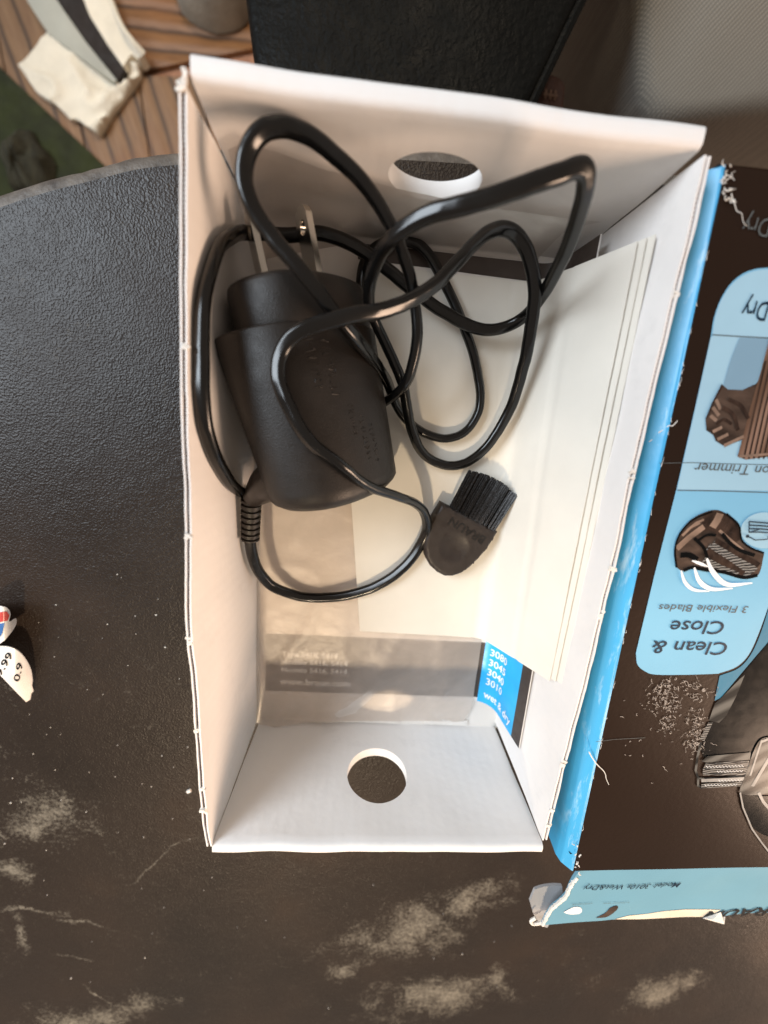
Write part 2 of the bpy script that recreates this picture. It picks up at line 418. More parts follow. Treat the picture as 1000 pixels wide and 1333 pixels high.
# x offsets are measured on the outer liner; the wall is liner + flutes + liner, 1.5 thick
def side_fn(side):
    f = lf if side < 0 else rf
    x0 = -1.5 if side < 0 else XW + 1.5
    def S(y, z, w):                                   # w = 0 outside .. 1.5 inside
        t = z / ZH
        x = x0 + (f(y) - x0) * (t ** 1.3)
        x += .25 * noise.noise(Vector((y * .06, z * .08, 3.1 * side))) * (.4 + t)
        return Vector((x - side * w, y, z))
    return S
rs = random.Random(11)
LEFT_WALL = side_fn(-1)
for side in (-1, 1):
    S = side_fn(side); y0, y1 = (ly0, ly1) if side < 0 else (ry0, ry1)
    def topz(y, ph):                                   # the cut edge is not perfectly straight
        return ZH + .35 * noise.noise(Vector((y * .13, ph, 0))) + .12 * noise.noise(Vector((y * .9, ph, 5)))
    def liner(w0, w1, ph):
        mb = MB(); ny, nz = 110, 14
        for w in (w0, w1): mb.add(grid(ny, nz, lambda a, c: S(y0 + (y1 - y0) * a, .6 + (topz(y0 + (y1 - y0) * a, ph) - .6) * c, w)))
        for c in (0, 1): mb.add(grid(ny, 1, lambda a, q: S(y0 + (y1 - y0) * a, .6 + (topz(y0 + (y1 - y0) * a, ph) - .6) * c, w0 + (w1 - w0) * q)))
        for a in (0, 1): mb.add(grid(1, nz, lambda q, c: S(y0 + (y1 - y0) * a, .6 + (topz(y0 + (y1 - y0) * a, ph) - .6) * c, w0 + (w1 - w0) * q)))
        return mb
    wall = liner(1.05, 1.5, 2.0 + side).out('side_wall', M['board_side'], tray)
    liner(0, .38, 7.0 + side).out('outer_liner', M['board_side'], wall)
    # the fluted medium between the liners, its crests a little below the cut edge
    n = int((y1 - y0) / .42)
    mesh('fluting', *grid(n, 1, lambda a, q: S(y0 + .3 + (y1 - y0 - .6) * a, (.8 if q == 0 else ZH - .55), .40 + (.62 if int(a * n + .5) % 2 else 0))), M['kraft'], wall, smooth=False)
    mb = MB()
    ys = [131, 91, 64, 38, 20, 12] if side < 0 else [150, 112, 88, 76, 30, 14, 8]
    for y in ys:                                        # perforation bridges torn white
        for k in range(3):
            p = S(y + rs.uniform(-.9, .9), ZH + rs.uniform(-.3, .25), rs.uniform(.2, 1.2))
            mb.add(box(p, (rs.uniform(.7, 1.5), rs.uniform(.4, .9), rs.uniform(.3, .7)), Matrix.Rotation(rs.uniform(-.6, .6), 3, 'Z')))
    mb.out('torn_nick', M['nick'], wall, smooth=False, kind='stuff')
# end walls: double board with a finger hole, folded over at the top
def end_wall(y, sgn, xa, xb, hc, rx, rz, lean, name_label):
    th = 3.3 if sgn < 0 else 4.2
    def F(u, v, w):
        t = v / ZH
        rnd = (1.0 if sgn < 0 else .8) * abs(2 * w / th - 1) ** 5 * max(0, (v - ZH + 4) / 4)
        yy = y + sgn * (w + lean * t ** 2) + .5 * noise.noise(Vector((u * .05, v * .07, y)))
        return Vector((u + (u - 48) * .0 , yy, v - rnd + .35 * noise.noise(Vector((u * .08, 1, y)))))
    hole = [(hc[0] + rx * cos(2 * pi * i / 48), hc[1] + rz * sin(2 * pi * i / 48)) for i in range(48)]
    (a0, a1), (b0, b1) = xa, xb
    return mesh('end_wall', *plate([(a0, .8), (b0, .8), (b1, ZH), (a1, ZH)], [hole], 3.2, F, th, 6), M['board_end'], tray, sharp=50, label=name_label)
end_wall(.2, -1, (1.2, .3), (97.8, 97.0), (47.8, 24.4), 10.5, 10.4, 0, 'low end wall with a round finger hole, further from the plug')
end_wall(YL, 1, (-.4, .8), (98.2, 98.4), (48.4, 30.4), 10.9, 7.8, .9, 'end wall behind the plug prongs with an oval finger hole')
# torn corner paper where the near end wall meets the left wall
mb = MB()
for k in range(9):
    p = at(rs.uniform(230, 243), rs.uniform(88, 118), ZH + rs.uniform(-1, .5))
    mb.add(box(p, (rs.uniform(.5, 1.5), rs.uniform(.4, 1.0), rs.uniform(.2, .5)), Matrix.Rotation(rs.uniform(0, 3), 3, 'Z') @ Matrix.Rotation(rs.uniform(-.5, .5), 3, 'X')))
mb.out('torn_corner', M['nick'], tray, smooth=False)
# locking tab of the base seen at the foot of the far wall, and the slit of the right wall's inner flap
mb = MB()
mb.add(box((77, 2.0, 1.9), (18, 2.2, .7))); mb.add(box((30, 1.6, 1.8), (55, 1.6, .6)))
mb.out('locking_tab', M['board_base'], tray, smooth=False)

# ------------------------------------------------------------------ leaflet with dark band and blue panel (curves up the right wall)
def bent(xf, r, lean, zf):
    """surface coordinate u = distance across the sheet; flat to xf, arc of radius r, then straight up at angle lean"""
    def B(u, v, off=0.0):
        if u <= xf: return Vector((u, v, zf + off))
        a = (u - xf) / r
        if a < lean:
            return Vector((xf + (r - off) * sin(a), v, zf + r - (r - off) * cos(a)))
        s = u - xf - r * lean
        return Vector((xf + (r - off) * sin(lean) + s * cos(lean), v, zf + r - (r - off) * cos(lean) + s * sin(lean)))
    return B
LB = bent(86.5, 8.5, radians(83), 1.9)
leaf = thing('folded_leaflet', 'leaflet with black band and bright blue panel lying on the tray floor under the manual', 'leaflet', (0, 0, 0))
def leaf_wob(u, v): return 2.6 * max(0, min(1, (v - 158) / 8)) + .25 * noise.noise(Vector((u * .05, v * .04, 9)))
def LF(u, v, w): return LB(u, v, w + leaf_wob(u, v))
mesh('sheet', *plate([(3.4, 12.8), (114.8, 12.8), (113, 171.8), (30, 171.8), (3.4, 165)], [], 1.5, LF, .25), M['leaf_white'], leaf)
def pr_leaf(poly, off, m, name, step=1.2, label=None):
    return mesh(name, *plate(poly, [], step, lambda u, v, w: LF(u, v, .30 + off)), M[m], leaf, label=label)
pr_leaf([(3.5, 14.6), (88.6, 14.6), (88.6, 39.4), (3.5, 39.4)], .06, 'leaf_black', 'black_band')
pr_leaf([(88.6, 12.9), (109.4, 12.9), (109.0, 60), (88.6, 60)], .06, 'leaf_blue', 'blue_panel')
pr_leaf([(109.4, 12.9), (114.6, 12.9), (114.2, 60), (109.0, 60)], .06, 'leaf_black', 'black_margin')
pr_leaf([(30.5, 167.4), (112.9, 166.0), (112.9, 171.7), (30.5, 171.7)], .06, 'leaf_black', 'black_border')
mb = MB()
for s, a, b, cap, bold in (('3080', (91.0, 34.6), (99.6, 34.6), 2.9, .012), ('3045', (91.0, 30.2), (99.6, 30.2), 2.9, .012), ('3040', (91.0, 25.9), (99.6, 25.9), 2.9, .012),
                     ('3010', (91.0, 21.6), (99.4, 21.6), 2.9, .012), ('wet & dry', (90.8, 15.6), (107.6, 15.6), 3.0, .02)):
    mb.add(text_on(s, a, b, cap, lambda u, v: LF(u, v, .52), bold))
mb.out('white_lettering', M['ink_white'], leaf, smooth=False)
mb = MB()
for s, a, b, cap in (('Type 5418, 5414', (9.6, 30.2), (31.0, 30.2), 2.1), ('Modèle 5416, 5414', (9.4, 26.8), (35.0, 26.8), 2.1),
                     ('Modelo 5416, 5414', (9.4, 23.4), (35.0, 23.4), 2.1), ('www.braun.com', (8.8, 17.9), (36.6, 17.9), 2.5)):
    mb.add(text_on(s, a, b, cap, lambda u, v: LF(u, v, .52), .03))
mb.out('band_lettering', M['ink_white'], leaf, smooth=False)

# ------------------------------------------------------------------ clear plastic bag over the leaflet, running up the near wall
def bag_mat():
    m, nt, b, o = new_mat('milky_plastic_film'); co = coords(nt)
    tr = nd(nt, 'ShaderNodeBsdfTransparent'); tr.inputs[0].default_value = (.97, .95, .93, 1)
    df = nd(nt, 'ShaderNodeBsdfDiffuse'); df.inputs[0].default_value = (.80, .71, .64, 1)
    tl = nd(nt, 'ShaderNodeBsdfTranslucent'); tl.inputs[0].default_value = (.8, .76, .72, 1)
    gl = nd(nt, 'ShaderNodeBsdfGlossy'); gl.inputs[1].default_value = .36; gl.inputs[0].default_value = (.9, .9, .9, 1)
    m1 = nd(nt, 'ShaderNodeMixShader'); m1.inputs[0].default_value = .4; nt.links.new(df.outputs[0], m1.inputs[1]); nt.links.new(tl.outputs[0], m1.inputs[2])
    m2 = nd(nt, 'ShaderNodeMixShader'); nt.links.new(tr.outputs[0], m2.inputs[1]); nt.links.new(m1.outputs[0], m2.inputs[2])
    nt.links.new(ramp(nt, noise_(nt, co, 38, 6, .6, 1.2), [(.35, .48), (.7, .63)]), m2.inputs[0])
    m3 = nd(nt, 'ShaderNodeMixShader'); fr = nd(nt, 'ShaderNodeLayerWeight'); fr.inputs[0].default_value = .25
    nt.links.new(math_(nt, 'ADD', math_(nt, 'MULTIPLY', fr.outputs[0], .5), .01), m3.inputs[0])
    nt.links.new(m2.outputs[0], m3.inputs[1]); nt.links.new(gl.outputs[0], m3.inputs[2])
    bp = nd(nt, 'ShaderNodeBump'); bp.inputs['Strength'].default_value = .4; bp.inputs['Distance'].default_value = .0008
    nt.links.new(noise_(nt, coords(nt, (1, 1.7, 1), (0, 0, .5)), 95, 5, .6, .8), bp.inputs['Height'])
    for q in (df, gl): nt.links.new(bp.outputs[0], q.inputs['Normal'])
    nt.links.new(m3.outputs[0], o.inputs[0]); return m
M['film'] = bag_mat()
def ridge(p):
    return 1 - abs(noise.noise(p)) * 2.4
def bag_f(u, v, w):
    # v: along the tray then up the near wall (past 171)
    q = Vector((u * .035 + v * .012, v * .03 - u * .02, 2.2))
    wr = max(0, ridge(q * 1.0)) ** 5 * .9 + max(0, ridge(q * 2.3 + Vector((4, 1, 0)))) ** 6 * .45 + .2 * noise.noise(q * 6)
    fold = 1.8 * exp(-((u - 34 - (v - 10) * .9) / 6) ** 2) * exp(-((v - 14) / 12) ** 2)    # puffed fold at the loose end
    z = 2.75 + wr * .6 + fold
    if v < 171: 
        lift = max(0, 2.5 - v) * .8
        return Vector((u, max(v, 1.1 + .0 * u), z + lift))
    s = v - 171
    a = min(s / 3.5, pi / 2)
    y = 171 + 2.6 * sin(a); zz = z + 2.6 * (1 - cos(a)) + max(0, s - 3.5 * pi / 2)
    return Vector((u, y - wr * .6 - .1, zz))
top_edge = [(86, 193), (92, 197), (78, 196.5), (60, 197), (40, 200), (22, 204), (8, 209), (3, 206), (1.2, 196)]
mesh_o = mesh('plastic_bag', *plate([(1.2, 1.0), (8, -.6), (20, 1.8), (40, 2.2), (84, 3.4), (86.6, 10), (86.6, 120)] + top_edge, [], 1.9, bag_f), M['film'])
solo(mesh_o, 'thin clear plastic bag, crinkled, lining the tray floor and near end wall', 'plastic bag')

# ------------------------------------------------------------------ cream manual folded up the right wall
HB = bent(82, 5, radians(72), 5.0)
man = thing('paper_manual', 'blank cream paper manual folded up along the right tray wall', 'manual', (0, 0, 0))
def man_f(k, shrink):
    def f(u, v, w):
        wav = .35 * noise.noise(Vector((u * .05, v * .03, 3 + k))) - .35 * exp(-((u - 81 + (v - 100) * .04) / 1.1) ** 2) - .55 * exp(-((u - 101 + (v - 100) * .03) / .9) ** 2)
        sk = (u - 84) * .16 if u > 84 else (84 - u) * .02
        lift = .0 if u < 60 else 0
        return HB(u, v + sk * (1 if v < 100 else -.25), -(k * .75) + wav * .8 + w + .1 * noise.noise(Vector((v * .3, u * .02, k))))
    return f
pag = [(38.8, 43.0), (117.6, 43.0), (118.0, 165.8), (32, 166.4), (32.4, 95)]
for k in range(3):
    d = .5 * k
    P = [(x + (1.5 * k if x > 100 else 0), y + (.35 * k if y > 100 else (0 if x > 100 else .0))) for x, y in pag]
    if k: P = [(q[0], q[1] + (.6 if q[1] < 60 else 0)) for q in P]
    mesh('page', *plate(P, [], 1.6, man_f(k, d), .26), M['paper'], man)

# ------------------------------------------------------------------ power adapter with its cord
adp = thing('power_adapter', 'black wall plug power adapter with two metal prongs and a tangled black cord', 'charger', (25, 120, 0))
OB = Vector((12.0, 96.4, 0)); yaw = radians(13.5)
AX = Vector((-sin(yaw), cos(yaw), 0)); PX = Vector((cos(yaw), sin(yaw), 0))
SEC = [(2.5, 7.2), (.4, 14), (-.8, 22), (-.9, 28), (.2, 33), (3, 36.6), (7.5, 38.8), (12.5, 39.6), (17, 39.0), (22, 36.6), (27, 32.6), (31.5, 27.8), (34.2, 23.4), (35.4, 18.5), (35.2, 12.5), (33.5, 8.4), (30, 6.4), (22, 6.1), (12, 6.1), (6, 6.3)]
def ring(t, sc=1.0, dz=0, slope=0, wide=.13):
    c = Vector((17, 22))
    P = spline([Vector((a, b, 0)) for a, b in SEC + SEC[:1]], 3)[:-1]
    r = []
    for p in P:
        s = c.x + (p.x - c.x) * sc; s = 36 - (36 - s) * (1 + wide * max(0, t) / 41); z = c.y + (p.y - c.y) * sc + dz
        r.append(OB + PX * s + AX * (t + slope * ((s - 17) / 17) ** 2) + Vector((0, 0, z)))
    return r
# the tail end bows outward, so the last rings bulge along the axis
rings = [ring(-4.2, .30, -1, 1.0), ring(-4.1, .62, -1, 1.2), ring(-3.5, .84, -.6, 1.6), ring(-2.2, .95, -.2, 1.6), ring(-.6, .995, 0, 1.2), ring(1.5, 1.0, 0, .6), ring(12, 1.0), ring(28, 1.0), ring(40.6, 1.0), ring(41.1, .985), ring(41.3, .955)]
body = mesh('body', *loft(rings), M['plastic'], adp, sharp=55)
rings = [ring(41.0, .93, wide=.0), ring(42.0, .945, wide=.0), ring(50.5, .935, wide=.0), ring(51.6, .92, wide=.0), ring(52.1, .88, wide=.0), ring(52.2, .3)]
mesh('front_cap', *loft(rings), M['plastic'], adp, sharp=55)
for i, (s, z) in enumerate(((9.6, 27.5), (22.0, 26.0))):
    roll = radians(31 if i else 24); up = Vector((0, 0, 1)) * cos(roll) + PX * sin(roll); nrm = PX * cos(roll) - Vector((0, 0, 1)) * sin(roll)
    o0 = OB + PX * s + AX * 51.5 + Vector((0, 0, z))
    fw = (AX + Vector((0, 0, .10))).normalized()
    outline = [(0, -3.2), (14.6, -3.2), (16.2, -2.3), (16.8, -1), (16.8, 1), (16.2, 2.3), (14.6, 3.2), (0, 3.2)]
    hole = [(12.6 + 1.5 * cos(2 * pi * q / 16), 1.5 * sin(2 * pi * q / 16)) for q in range(16)]
    mesh('prong', *plate(outline, [hole], 1.6, lambda u, v, w: o0 + fw * u + up * v + nrm * (w - .75), 1.5), M['steel'], adp, sharp=30)
# worn, illegible moulded marking on the top face
rk = random.Random(4); mb = MB(); SECF = spline([Vector((a, b, 0)) for a, b in SEC[6:14]], 10)
def topface(s, t):
    for a, b in zip(SECF, SECF[1:]):
        if a.x <= s <= b.x: z = a.y + (b.y - a.y) * (s - a.x) / max(1e-6, b.x - a.x); break
    else: z = SECF[-1].y
    return OB + PX * (36 - (36 - s) * (1 + .13 * t / 41)) + AX * t + Vector((0, 0, z + .05))
for row, (s_, ta, tb, h) in enumerate(((19.5, 26, 38, 2.0), (22.6, 24, 37, 2.0), (25.5, 14, 22, 1.3), (27.6, 7, 18, 1.3), (29.6, 6, 16, 1.3))):
    t_ = ta
    while t_ < tb:
        for q in range(3):
            p0 = topface(s_ + rk.uniform(0, h), t_ + rk.uniform(0, .9)); p1 = topface(s_ + rk.uniform(0, h), t_ + rk.uniform(0, .9))
            if (p1 - p0).length > .4: mb.add(sweep([p0, (p0 + p1) / 2, p1], circ(.11, 5)))
        t_ += 1.35
mb.out('moulded_marking', M['plastic'], adp)
# boss where the cord leaves, with a ribbed strain relief
a0 = at(352, 628, 26); a1 = at(338, 640, 23); a2 = at(327.5, 650, 20.5); a3 = at(326, 702, 18.5)
pth = smooth_path(spline([a0 + Vector((5, 2, 0)), a0, a1, a2], 6), 2)
def boss(i, t): return circ(7.6 - 4.9 * (t ** .8), 18)
mesh('cord_boss', *sweep(pth, boss), M['plastic_smooth'], adp)
pth = [a2.lerp(a3, k / 56) for k in range(57)]
def ribs(i, t):
    r = 3.05 - .25 * t; r -= .62 * (1 if (i % 8) in (4, 5, 6) and 3 < i < 54 else 0); return circ(r, 14)
mesh('strain_relief', *sweep(pth, ribs), M['plastic'], adp, sharp=30)
cordpx = [(326, 699, 18.6), (328, 722, 16.6), (337, 744, 12.5), (356, 764, 8.5), (390, 777, 5.6), (440, 777, 5.6), (490, 764, 7.6), (530, 735, 7.8), (551, 704, 8.2), (556, 681, 11), (547, 659, 17), (520, 647, 25), (480, 634, 33), (440, 604, 40.5),
 (400, 570, 43), (376, 531, 43), (361.5, 495, 42.5), (364, 462, 42), (382, 438, 42.4), (412, 423, 42.6), (455, 412, 42), (500, 405, 39.5), (540, 388, 37), (570, 368, 35), (600, 336, 33), (630, 307, 31), (655, 297, 29),
 (676, 308, 27), (690, 338, 25), (696, 380, 24), (692, 425, 21), (684, 470, 17), (668, 522, 12), (645, 568, 9), (615, 599, 8), (585, 607, 8), (556, 595, 9.5), (538, 566, 13), (530, 530, 17), (524, 500, 19), (510, 465, 21), (492, 428, 24), (481, 398, 28),
 (482, 368, 32), (492, 338, 37), (512, 306, 43), (550, 281, 47), (600, 268, 50), (660, 250, 52.5), (720, 229, 53.5), (750, 217, 53), (763, 222, 52), (762, 248, 49), (742, 315, 38), (710, 378, 24), (684, 412, 15), (649, 429, 11.5), (614, 425, 11), (562, 397, 11.5),
 (512, 357, 13), (476, 329, 14.5), (438, 309, 15.5), (408, 303, 15.5), (372, 306, 16), (345, 304, 18), (318, 303, 22), (296, 305, 29), (276, 319, 36), (263, 350, 41), (256, 402, 44.5), (253.5, 470, 45), (257, 545, 44), (265, 597, 38), (284, 633, 27), (312, 643, 18),
 (335, 640, 10), (380, 612, 4.4), (430, 575, 4.2), (480, 540, 5.5), (504, 521, 12), (523, 507, 23), (536, 482, 27), (543, 440, 30), (541, 395, 31), (530, 345, 34), (508, 289, 36.5), (476, 240, 40), (436, 200, 42), (394, 172, 43), (352, 166, 44), (326, 187, 44), (317, 225, 43.5),
 (325, 262, 43), (348, 300, 42), (380, 336, 42), (410, 373, 41), (437, 410, 38.4), (460, 437, 34), (482, 464, 27), (500, 488, 19), (510, 512, 12), (524, 541, 8.4), (546, 561, 7.8), (577, 571, 7.6), (607, 561, 7.6), (625, 530, 7.6), (622, 485, 7.4), (604, 424, 7.2), (577, 364, 7),
 (548, 320, 7), (518, 312, 7), (490, 322, 7), (474, 345, 6.5), (470, 380, 6), (474, 420, 4.2), (455, 470, 4.2)]
cp = smooth_path(spline([at(*q) for q in cordpx], 7), 4)
for p in cp: p += .30 * noise.noise_vector(p * .11) + .10 * noise.noise_vector(p * .4)
for i, p in enumerate(cp):                              # lies on the inside of the left wall, never through it
    wx = LEFT_WALL(p.y, min(p.z, ZH), 1.5).x + 1.9
    if p.x < wx: p.x = wx
def cordprof(i, t):
    r = []
    for k in range(20):
        a = 2 * pi * k / 20; c = cos(a); s = sin(a)
        rx, ry = 1.78, 1.45
        g = 1 - .16 * exp(-(c / .22) ** 2)               # the groove between its two cores
        r.append((rx * c, ry * s * g))
    return r
# slow twist so the flat side turns along the length
def twisted(i, t):
    a = 1.1 * sin(t * 21) ; ca, sa = cos(a), sin(a)
    return [(x * ca - y * sa, x * sa + y * ca) for x, y in cordprof(i, t)]
mesh('cord', *sweep(cp, twisted), M['cable'], adp, sharp=70)

# ------------------------------------------------------------------ cleaning brush
brs = thing('cleaning_brush', 'small dark brown plastic cleaning brush with black bristles and raised lettering', 'brush', (75, 82, 5.6))
bz = 6.2
bo = [(576, 655), (649, 693), (643, 703), (634, 717), (621, 731), (612, 740), (601, 747.5), (590, 751), (580, 751), (570, 746), (560, 737), (554, 726), (552, 714), (553.5, 702), (558, 686), (566, 671)]
bo2 = [at(u, v, bz + 4.5) for u, v in bo]; cb = sum(bo2, Vector()) / len(bo2)
bop = [(p.x, p.y) for p in bo2]
dim = at(592, 713, bz + 4.5)
def BF(u, v, w):
    d = min(((u - a[0]) ** 2 + (v - a[1]) ** 2) ** .5 for a in dens(bop, .8))
    r = sqrt(max(0, 1 - min(1, (1.1 - min(d, 1.1)) / 1.1) ** 2)) if d < 1.1 else 1
    q = ((u - dim.x) ** 2 + (v - dim.y) ** 2) ** .5
    dip = -.75 * max(0, 1 - (q / 5.2) ** 2) if q < 5.2 else 0
    ang = 1 if w == 0 else 0
    return Vector((u, v, bz + 4.5 - 1.1 * (1 - r) + dip)) if w == 0 else Vector((u, v, bz - .5))
mesh('handle', *plate(bop, [], .8, BF, 1), M['brush_plastic'], brs, sharp=50)
ta = at(633, 700, bz + 4.6); tb = at(589, 673, bz + 4.6)
v_, f_ = text_mesh('BRAUN', .01)
mb = MB().add(text_on('BRAUN', (ta.x, ta.y), (tb.x, tb.y), 2.9, lambda u, v: Vector((u, v, bz + 4.66)), .012))
# raised letters get sides
n = len(mb.v)
mb2 = MB().add((mb.v, mb.f)); 
mb2.add(([v - Vector((0, 0, .5)) for v in mb.v], [tuple(reversed(f)) for f in mb.f]))
mb2.out('raised_lettering', M['emboss'], brs, smooth=False)
mb = MB()
e0 = at(584, 662, bz + 2.5); e1 = at(644, 691, bz + 2.5)
t0 = at(612, 611, bz + 4.0); t1 = at(672, 643, bz + 4.0)
rb = random.Random(5)
for k in range(460):
    a = rb.random(); cl = round(a * 9) / 9; a = a * .8 + cl * .2
    lay = rb.uniform(-1.6, 1.5)
    p0 = e0.lerp(e1, .02 + .96 * a) + Vector((0, 0, lay))
    p1 = t0.lerp(t1, a + rb.uniform(-.015, .015)) + Vector((0, 0, lay * 1.1 + .4)); d = (p1 - p0)
    bow = sin(a * pi) * 1.5 - .4
    p1 = p1 + d.normalized() * (bow + rb.uniform(-.5, .25))
    d = (p1 - p0).normalized(); s = d.cross(Vector((0, 0, 1))).normalized(); u = s.cross(d); r = rb.uniform(.11, .2)
    mb.add(loft([[q + s * (r * x) + u * (r * y) for x, y in ((1, 0), (0, 1), (-1, 0), (0, -1))] for q in (p0, p1)]))
mb.out('bristles', M['bristle'], brs, smooth=False, kind='stuff')

# ------------------------------------------------------------------ printed product box
def print_mat(name, col, rough=.34, flake=0, grain=0):
    m, nt, b, o = new_mat(name); co = coords(nt)
    n = noise_(nt, co, 30, 5)
    nt.links.new(ramp(nt, n, [(.3, tuple(c * .93 for c in col)), (.7, tuple(min(1, c * 1.05) for c in col))]), b.inputs['Base Color'])
    b.inputs['Roughness'].default_value = rough; b.inputs['Specular IOR Level'].default_value = .13
    if flake: b.inputs['Metallic'].default_value = flake
    p = bump(nt, b, noise_(nt, co, 700, 3), .12 + grain, .00015)
    bump(nt, b, noise_(nt, co, 22, 3), .18, .0012, p)
    return m
M['p_dark'] = print_mat('dark_brown_metallic_print', (.021, .0118, .0080), .30, .12, .10)
M['p_blue'] = print_mat('light_blue_print', (.20, .46, .66), .36)
M['p_blue2'] = print_mat('pale_blue_print', (.33, .53, .66), .36)
M['p_slate'] = print_mat('slate_blue_print', (.20, .33, .44), .36)
M['p_teal'] = print_mat('deep_blue_print', (.02, .17, .29), .36)
M['p_edge'] = print_mat('edge_blue_print', (.05, .36, .66), .36)
M['p_flap'] = print_mat('end_flap_blue_print', (.155, .335, .45), .5)
M['p_grey'] = mat('grey_board_back', (.36, .36, .37), .7, .06, 60, 700, .15, .0002)
M['p_torn'] = mat('torn_board_cream', (.76, .68, .55), .85, .08, 120, 700, .5, .0004)
def shiny(name, a, b_, scale, rot, rough=.35, dist=3):
    m, nt, b, o = new_mat(name)
    w = nd(nt, 'ShaderNodeTexWave', wave_type='BANDS', bands_direction='X'); w.inputs['Scale'].default_value = scale; w.inputs['Distortion'].default_value = dist
    nt.links.new(coords(nt, (1, 1, 1), (0, 0, rot)), w.inputs['Vector'])
    nt.links.new(ramp(nt, w.outputs['Fac'], [(.15, a), (.55, tuple((x + y) / 2 for x, y in zip(a, b_))), (.9, b_)]), b.inputs['Base Color'])
    b.inputs['Roughness'].default_value = rough; return m
M['p_bronze'] = mat('bronze_print', (.085, .056, .042), .22, .25, 90, col2=(.022, .015, .012), stretch=(1, 2.2, 1))
M['p_bronze_dk'] = mat('dark_bronze_print', (.050, .030, .022), .22, .25, 180, col2=(.012, .008, .007), stretch=(2, 1, 1))
M['p_bronze_lt'] = mat('light_bronze_print', (.26, .175, .13), .4, .2, 200)
M['p_copper'] = shiny('copper_print', (.12, .068, .045), (.27, .165, .12), 30, .2, .36, 1)
M['p_silver'] = shiny('silver_foil_print', (.015, .015, .015), (.26, .245, .23), 420, 1.4, .2, 4)
M['p_black'] = mat('shaver_black_print', (.004, .0045, .005), .17, .2, 120, spec=.1, rvar=.02)
M['p_hi'] = mat('grey_highlight_print', (.34, .325, .31), .22, .1, 200, rvar=.03)
M['p_steel'] = shiny('grey_steel_print', (.016, .017, .017), (.13, .125, .115), 60, .9, .2, 2)
M['p_white'] = mat('white_print', (.82, .84, .86), .4, .04, 200)
M['p_cond'] = mat('water_drop_print', (.34, .30, .27), .22, .5, 900, rvar=.03, col2=(.04, .03, .025))
ZB = 44.0
for q_ in M:
    if q_.startswith('p_') and q_ not in ('p_torn', 'p_grey') or q_ in ('ink_navy', 'ink_grey', 'ink_black'): M[q_].node_tree.nodes['Principled BSDF'].inputs['Specular IOR Level'].default_value = .07
A = at(945.5, 214, ZB); Bc = at(746, 1134, ZB); A.z = Bc.z = ZB
DY = (A - Bc); LB_ = DY.length; DY.normalize(); DXv = Vector((DY.y, -DY.x, 0))
WB = 132.0
pbx = thing('product_box', 'dark brown and blue printed shaver carton beside the white tray with torn end flap', 'box', tuple((A + Bc) / 2 + DXv * 40 - Vector((0, 0, ZB))))
def bx(l, d, z): return Bc + DXv * l + DY * d + Vector((0, 0, z - ZB))
def bpx(u, v): p = at(u, v, ZB) - Bc; return p.dot(DXv), p.dot(DY)
def FP(off):
    return lambda u, v, w=0: bx(u, v, ZB + off + .25 * noise.noise(Vector((u * .03, v * .03, 8))))
mesh('front_panel', *plate([(0, 0), (WB, 0), (WB, LB_), (0, LB_)], [], 6, FP(0)), M['p_dark'], pbx)
# blue spine: bevelled top fold, then down to the table
def spine(a, b):
    d = LB_ * a
    prof = [(0, ZB), (-.5, ZB - .25), (-2.6, ZB - 2.6), (-3.2, ZB - 5), (-2.4, ZB - 16), (-1.5, .3)]
    k = b * (len(prof) - 1); i = min(int(k), len(prof) - 2); t = k - i
    l = prof[i][0] + (prof[i + 1][0] - prof[i][0]) * t; z = prof[i][1] + (prof[i + 1][1] - prof[i][1]) * t
    return bx(l + .35 * noise.noise(Vector((d * .05, z * .1, 4))) * (1 if b > .1 else 0), d, z + (.25 * noise.noise(Vector((0, d * .03, 8))) if b < .05 else 0))
def spine_mat():
    m, nt, b, o = new_mat('spine_blue_print'); co = coords(nt)
    sp = nd(nt, 'ShaderNodeSeparateXYZ'); nt.links.new(co, sp.inputs[0])
    scr = ramp(nt, noise_(nt, coords(nt, (3, .35, 1)), 160, 6, .7), [(.55, 0.0), (.68, 1.0)])
    hz = ramp(nt, sp.outputs[2], [(.0385, 0.0), (.0412, 1.0), (.0424, .5), (.0445, .8)])
    c = mixc(nt, math_(nt, 'MULTIPLY', scr, hz), (.055, .36, .64), (.55, .74, .84))
    nt.links.new(c, b.inputs['Base Color']); b.inputs['Roughness'].default_value = .36
    bump(nt, b, noise_(nt, co, 90, 4), .3, .001); return m
M['p_spine'] = spine_mat()
mesh('spine_panel', *grid(90, 30, spine), M['p_spine'], pbx)
mb = MB()
mb.add(grid(1, 1, lambda a, b: bx(WB, LB_ * a, ZB * b))); mb.add(grid(1, 1, lambda a, b: bx(WB * a - 1.6 * (1 - a), LB_, .3 + (ZB - .3) * b)))
mb.add(grid(1, 1, lambda a, b: bx(WB * a - 1.6 * (1 - a), 6, .3 + (ZB - 1) * b)))
mb.out('carton_side', M['p_dark'], pbx, smooth=False)
